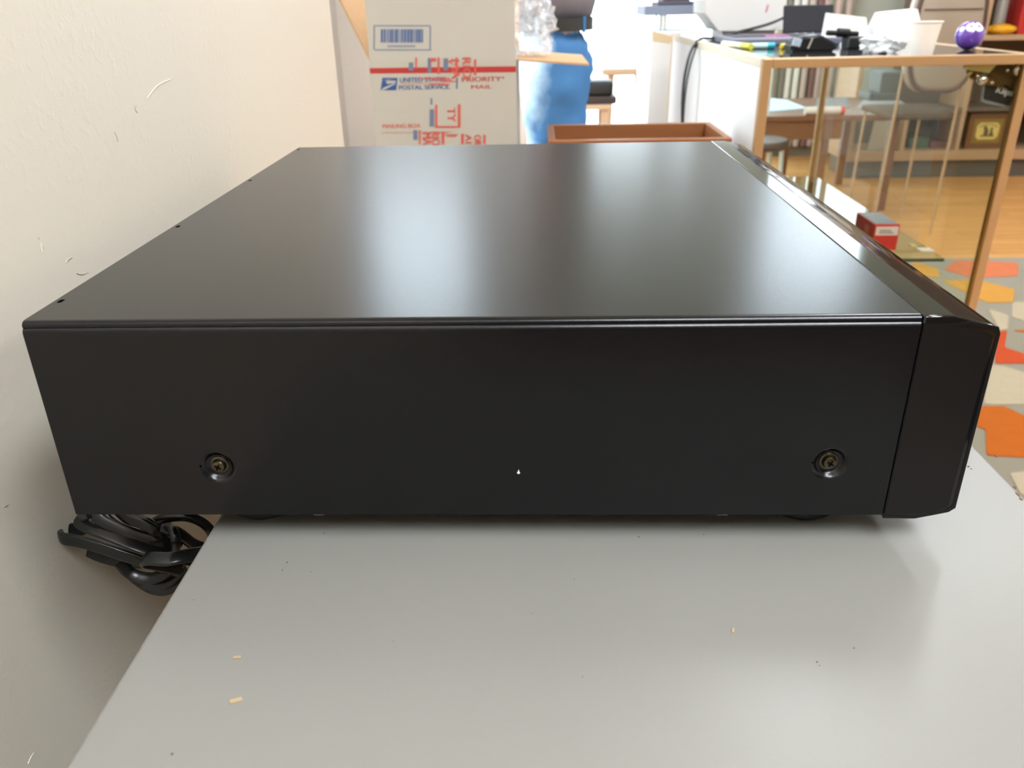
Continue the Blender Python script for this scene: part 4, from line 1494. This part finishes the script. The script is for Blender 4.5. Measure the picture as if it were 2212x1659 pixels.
kt = PY(1930, 155, lyb - .25).z
obj('device_body', bx(k0.x, k1.x, lyb - .25, lyb - .05, lzt, kt, .012), M('charcoal_plastic', (62, 64, 62), rough=0.5), dk)
obj('device_foot', bx(k0.x - .06, k1.x, lyb - .26, lyb - .06, lzt, lzt + .05, .012), M('charcoal_plastic'), dk)

# stool with dark padded seat and pale steel legs
ysl = 4.05
s0, s1 = PY(1640, 318, ysl), PY(1724, 312, ysl)
zst = PY(1700, 310, ysl).z
zsb = PY(1700, 330, ysl).z
rs = .17
cxs = s1.x - rs
so = thing('padded_stool', 'low round stool with dark padded seat and pale steel legs under brown table', 'stool', (cxs, ysl + rs, 0))
obj('seat', lathe([(0, zsb), (rs * .9, zsb), (rs, zsb + .012), (rs, zst - .015), (rs * .93, zst), (0, zst + .004)], (cxs, ysl + rs, 0), seg=36), M('dark_vinyl', (70, 52, 44), rough=0.4), so, smooth=.8)
MPALE = M('pale_steel_leg', (200, 206, 202), rough=0.3, metal=.5)
for q in (.3, .3 + PI / 2, .3 + PI, .3 + 1.5 * PI):
    c, s = math.cos(q - .3 - PI / 4), math.sin(q - .3 - PI / 4)
    obj('leg', bar((cxs + c * rs * 1.05, ysl + rs + s * rs * 1.05, 0), (cxs + c * rs * .9, ysl + rs + s * rs * .9, zsb), .012), MPALE, so, smooth=1)

# ------------------------------------------------------------------ wooden shelf unit along the far wall
yS = 5.45
MSHELF = wood('tan_shelf_wood', (186, 152, 116), (166, 132, 98), scale=(2, 2, 14))
MBACK = M('dark_shelf_back', (104, 88, 74), rough=0.8)
xe0 = PY(1828, 340, yS).x
xe1 = 4.5
zb0, zb1 = PY(2000, 347, yS).z, PY(2000, 326, yS).z
zmid = PY(2150, 240, yS).z
ztop = PY(2170, 76, yS).z
su = thing('shelf_unit', 'tan wooden shelf unit along far wall with dark back', 'shelves', ((xe0 + xe1) / 2, yS + .2, 0))
obj('toe_kick', bx(xe0 + .02, xe1, yS + .04, yS + .36, 0, zb0), M('grey_toe_kick', (92, 86, 76), rough=0.7), su)
obj('shelf_board', bx(xe0, xe1, yS, yS + .38, zb0, zb1, .002), MSHELF, su)
xd1, xd2 = PY(1960, 260, yS).x, PY(2080, 260, yS).x
xp = PY(2132, 40, yS).x
obj('end_panel', bx(xe0, xe0 + .03, yS, yS + .38, zb1, ztop - .03), MSHELF, su)
obj('shelf_board', bx(xp, xe1, yS, yS + .38, ztop - .03, ztop, .002), MSHELF, su)
obj('shelf_board', bx(xd1, xe1, yS + .01, yS + .38, zmid, zmid + .022), MBACK, su)
for x in (xd1, xd2, xd2 + .62):
    obj('divider', bx(x - .014, x + .014, yS + .005, yS + .38, zb1, ztop - .03 if x > xd1 + .1 else zmid), MSHELF, su)
obj('upright', bx(xp - .02, xp + .02, yS, yS + .38, ztop, 1.9), MSHELF, su)
obj('back_panel', bx(xd1, xe1, yS + .36, yS + .38, zb1, 1.9), MBACK, su)
obj('back_panel', bx(xe0 + .03, xd1, yS + .36, yS + .38, zb1, zmid), MBACK, su)
# plaque
yq = yS + .06
q0, q1, q2, q3 = PY(2084, 321, yq), PY(2172, 319, yq), PY(2184, 243, yq), PY(2096, 247, yq)
qz0 = zb1
qz1 = PY(2140, 245, yq).z
qx0, qx1 = (q0.x + q3.x) / 2, (q1.x + q2.x) / 2
pq = thing('framed_plaque', 'wooden framed gold plaque with small dark figure on the shelf', 'plaque', ((qx0 + qx1) / 2, yq, qz0))
MFR = wood('plaque_wood', (132, 88, 48), (104, 66, 34))
fw_ = .035
obj('frame_rail', bx(qx0, qx1, yq, yq + .03, qz0, qz0 + fw_), MFR, pq)
obj('frame_rail', bx(qx0, qx1, yq, yq + .03, qz1 - fw_, qz1), MFR, pq)
obj('frame_rail', bx(qx0, qx0 + fw_, yq, yq + .03, qz0 + fw_, qz1 - fw_), MFR, pq)
obj('frame_rail', bx(qx1 - fw_, qx1, yq, yq + .03, qz0 + fw_, qz1 - fw_), MFR, pq)
MBRZ = M('bronze_backing', (150, 124, 66), rough=0.35, metal=.5)
bk_ = obj('backing', bx(qx0 + fw_, qx1 - fw_, yq + .006, yq + .03, qz0 + fw_, qz1 - fw_), MBRZ, pq)
gx0, gx1, gz0, gz1 = qx0 + .06, qx1 - .06, qz0 + .06, qz1 - .06
ch = .02
gp = obj('gold_face', prism([(gx0 + ch, yq + .004, gz0), (gx1 - ch, yq + .004, gz0), (gx1, yq + .004, gz0 + ch), (gx1, yq + .004, gz1 - ch), (gx1 - ch, yq + .004, gz1), (gx0 + ch, yq + .004, gz1), (gx0, yq + .004, gz1 - ch), (gx0, yq + .004, gz0 + ch)], (0, .003, 0)), M('pale_gold', (222, 194, 112), rough=0.35), pq)
MINK = M('olive_ink', (92, 82, 48), rough=0.6)
gw, gh = gx1 - gx0, gz1 - gz0
for x0_, x1_, z0_, z1_ in ((.30, .46, .62, .80), (.34, .54, .26, .62), (.62, .72, .42, .72), (.60, .76, .26, .42), (.22, .82, .17, .26)):
    obj('engraved_figure', bx(gx0 + gw * x0_, gx0 + gw * x1_, yq + .002, yq + .005, gz0 + gh * z0_, gz0 + gh * z1_, .001), MINK, gp)
for k in range(9):
    q = math.radians(150 - k * 15)
    c = Vector((gx0 + gw * .5 + math.cos(q) * gw * .42, yq + .003, gz0 + gh * .60 + math.sin(q) * gh * .30))
    obj('engraved_mark', rbox(c, (gw * .032, .001, gh * .028), Matrix.Rotation(-(q - PI / 2), 3, 'Y')), MINK, gp)

# things on the shelves


def shelf_box(name, label, cat, px0, px1, py0, zb, y, d, mat, group=None, pyz=None):
    x0_, x1_ = PY(px0, pyz or 300, y).x, PY(px1, pyz or 300, y).x
    zt = PY((px0 + px1) / 2, py0, y).z
    o = obj(name, bx(x0_, x1_, y, y + d, zb, zt, .004), mat)
    return tag(o, label, cat, group)


shelf_box('green_box', 'dark green flat box on bottom shelf beside the divider', 'box', 1966, 2008, 298, zb1, yS + .1, .2, M('dark_green', (66, 86, 62), rough=0.6))
shelf_box('maroon_book', 'maroon book lying on the bottom shelf left of plaque compartment', 'book', 2012, 2060, 306, zb1, yS + .1, .2, M('maroon', (112, 62, 56), rough=0.6))
shelf_box('brown_box', 'dull brown box standing at the back of the bottom shelf', 'box', 2014, 2058, 262, zb1, yS + .305, .05, M('dull_brown', (92, 74, 60), rough=0.7))
for k, (lab, px0, px1, pt, c) in enumerate([('grey-white folder leaning in the left shelf compartment', 1872, 1908, 262, (176, 168, 150)), ('tan folder leaning beside the grey-white folder in the shelf', 1912, 1934, 240, (176, 140, 104)), ('beige folder nearest the divider in the left shelf compartment', 1938, 1950, 236, (190, 164, 130))]):
    y_ = yS + .06 + .04 * k
    P = [PY(px0, 326, y_), PY(px1, 326, y_), PY(px1 + 14, pt, y_), PY(px0 + 18, pt, y_)]
    P[0].z = P[1].z = zb1
    tag(obj('paper_folder', prism(P, (0, .012, 0)), M('folder_%d' % k, c, rough=0.7)), lab, 'folder', 'folders in the left compartment')
# top shelf: yellow bag, grey cans, red box, white jar
yy = yS + .08
p = PY(2172, 68, yy)
p.z = ztop
bm = bmesh.new()
bmesh.ops.create_icosphere(bm, subdivisions=3, radius=1)
for v in bm.verts:
    d = v.co.normalized()
    r = 1 + .12 * noise.noise(d * 3)
    v.co = p + Vector((d.x * .095 * r, .06 + d.y * .06 * r, max(0, .028 + d.z * .034 * r)))
tag(obj('yellow_pouch', bm, M('bright_yellow', (244, 178, 30), rough=0.45), smooth=1), 'bright yellow pouch lying on the upper shelf', 'pouch')
for lab, px, r, h, c in [('tall grey bottle on upper shelf next to the upright', 2154, .035, .26, (168, 166, 160)), ('pale grey canister leaning behind the yellow pouch', 2196, .04, .14, (176, 178, 184))]:
    q = PY(px, 60, yS + .24)
    q.z = ztop
    tag(obj('bottle', lathe([(0, 0), (r, 0), (r, h * .75), (r * .5, h * .86), (r * .5, h), (0, h)], q, seg=24), M('bottle_%d' % px, c, rough=0.3), smooth=.7), lab, 'bottle', 'bottles on the upper shelf')
q = PY(2214, 40, yS + .12)
tag(obj('red_book', bx(q.x - .03, q.x + .05, yS + .12, yS + .3, ztop, ztop + .24, .003), M('bright_red', (190, 40, 34), rough=0.5)), 'bright red book standing at right end of upper shelf', 'book')
q = PY(2185, 20, yS + .30)
tag(obj('grey_panel_box', bx(q.x - .09, q.x + .03, yS + .30, yS + .35, ztop, ztop + .34, .003), M('light_grey_box', (186, 180, 172), rough=0.6)), 'light grey flat box at the back of upper shelf', 'box')

# ------------------------------------------------------------------ tan leather chair behind the counter
ych = 3.9
MLEA = M('taupe_leather', (158, 142, 124), rough=0.35, coat=.15)
MPIPE = M('dark_brown_piping', (86, 62, 54), rough=0.5)
c0_, c1_ = PY(1968, 70, ych).x, PY(2128, 70, ych).x
cxm = (c0_ + c1_) / 2
czb = PY(2040, 203, ych).z
hw = (c1_ - c0_) / 2
chair = thing('leather_chair', 'taupe leather chair with dark brown piping behind the counter', 'chair', (cxm, ych + .3, 0))
czt = czb + .62


def outline(s, y, zo=0):
    P = []
    for k in range(40):
        q = 2 * PI * k / 40
        c, s_ = math.cos(q), math.sin(q)
        xx = cxm + hw * s * math.copysign(abs(c) ** .55, c) * (1 - .22 * max(0, s_))
        zz = (czb + czt) / 2 + (czt - czb) / 2 * (1 - (1 - s) * .55) * math.copysign(abs(s_) ** .7, s_)
        P.append(Vector((xx, y, zz)))
    return P


bm = bmesh.new()
rings = [[bm.verts.new(p) for p in outline(s, y)] for s, y in ((.80, ych - .012), (.9, ych), (.97, ych + .02), (1, ych + .05), (.97, ych + .085), (.86, ych + .11))]
for A, B in zip(rings, rings[1:]):
    for k in range(40):
        bm.faces.new((A[k], A[(k + 1) % 40], B[(k + 1) % 40], B[k]))
bm.faces.new(rings[0])
bm.faces.new(rings[-1])
obj('backrest', bm, MLEA, chair, smooth=.9)
P = outline(.93, ych + .004)
obj('piping', sweep(P + [P[0], P[1]], circ(.012, 8), (0, 1, 0)), MPIPE, chair, smooth=1)
zsm = PY(2060, 20, ych).z
obj('seam', bx(cxm - hw * .78, cxm + hw * .78, ych - .016, ych - .010, zsm - .003, zsm + .003), MPIPE, chair)
obj('seat', bx(cxm - hw * .95, cxm + hw * .95, ych + .08, ych + .5, czb - .13, czb - .10, .012, 3), M('matte_brown_seat', (96, 78, 62), rough=0.9, spec=0.1), chair, smooth=1)
for s_ in (-1, 1):
    obj('leg', bar((cxm + s_ * hw * .9, ych + .1, 0), (cxm + s_ * hw * .86, ych + .07, czb + .1), .007, 12), MSHELF, chair, smooth=1)
    obj('leg', bar((cxm + s_ * hw * .9, ych + .48, 0), (cxm + s_ * hw * .86, ych + .46, czb - .1), .007, 12), MSHELF, chair, smooth=1)

# pale curtain strips on the far wall behind the brown table
for k, (px, c) in enumerate([(1672, (150, 146, 134)), (1688, (132, 128, 118)), (1701, (232, 234, 230)), (1718, (236, 238, 236)), (1735, (206, 192, 184)), (1752, (132, 100, 96)), (1765, (196, 176, 170)), (1790, (206, 184, 172)), (1812, (198, 180, 166))]):
    q = PY(px, 180, FARY - .06)
    tag(obj('curtain_strip', bx(q.x - .02, q.x + .02, FARY - .07, FARY - .02, .08, 2.2, .012, 2), M('curtain_%d' % k, c, rough=0.8), smooth=.7),
        ['olive-grey', 'dark grey', 'first bright white', 'second bright white', 'beige-pink', 'dull maroon', 'dusty pink', 'warm pink', 'sandy pink'][k] + ' hanging curtain strip on the far wall beside the shop front', 'curtain', 'curtain strips on the far wall')
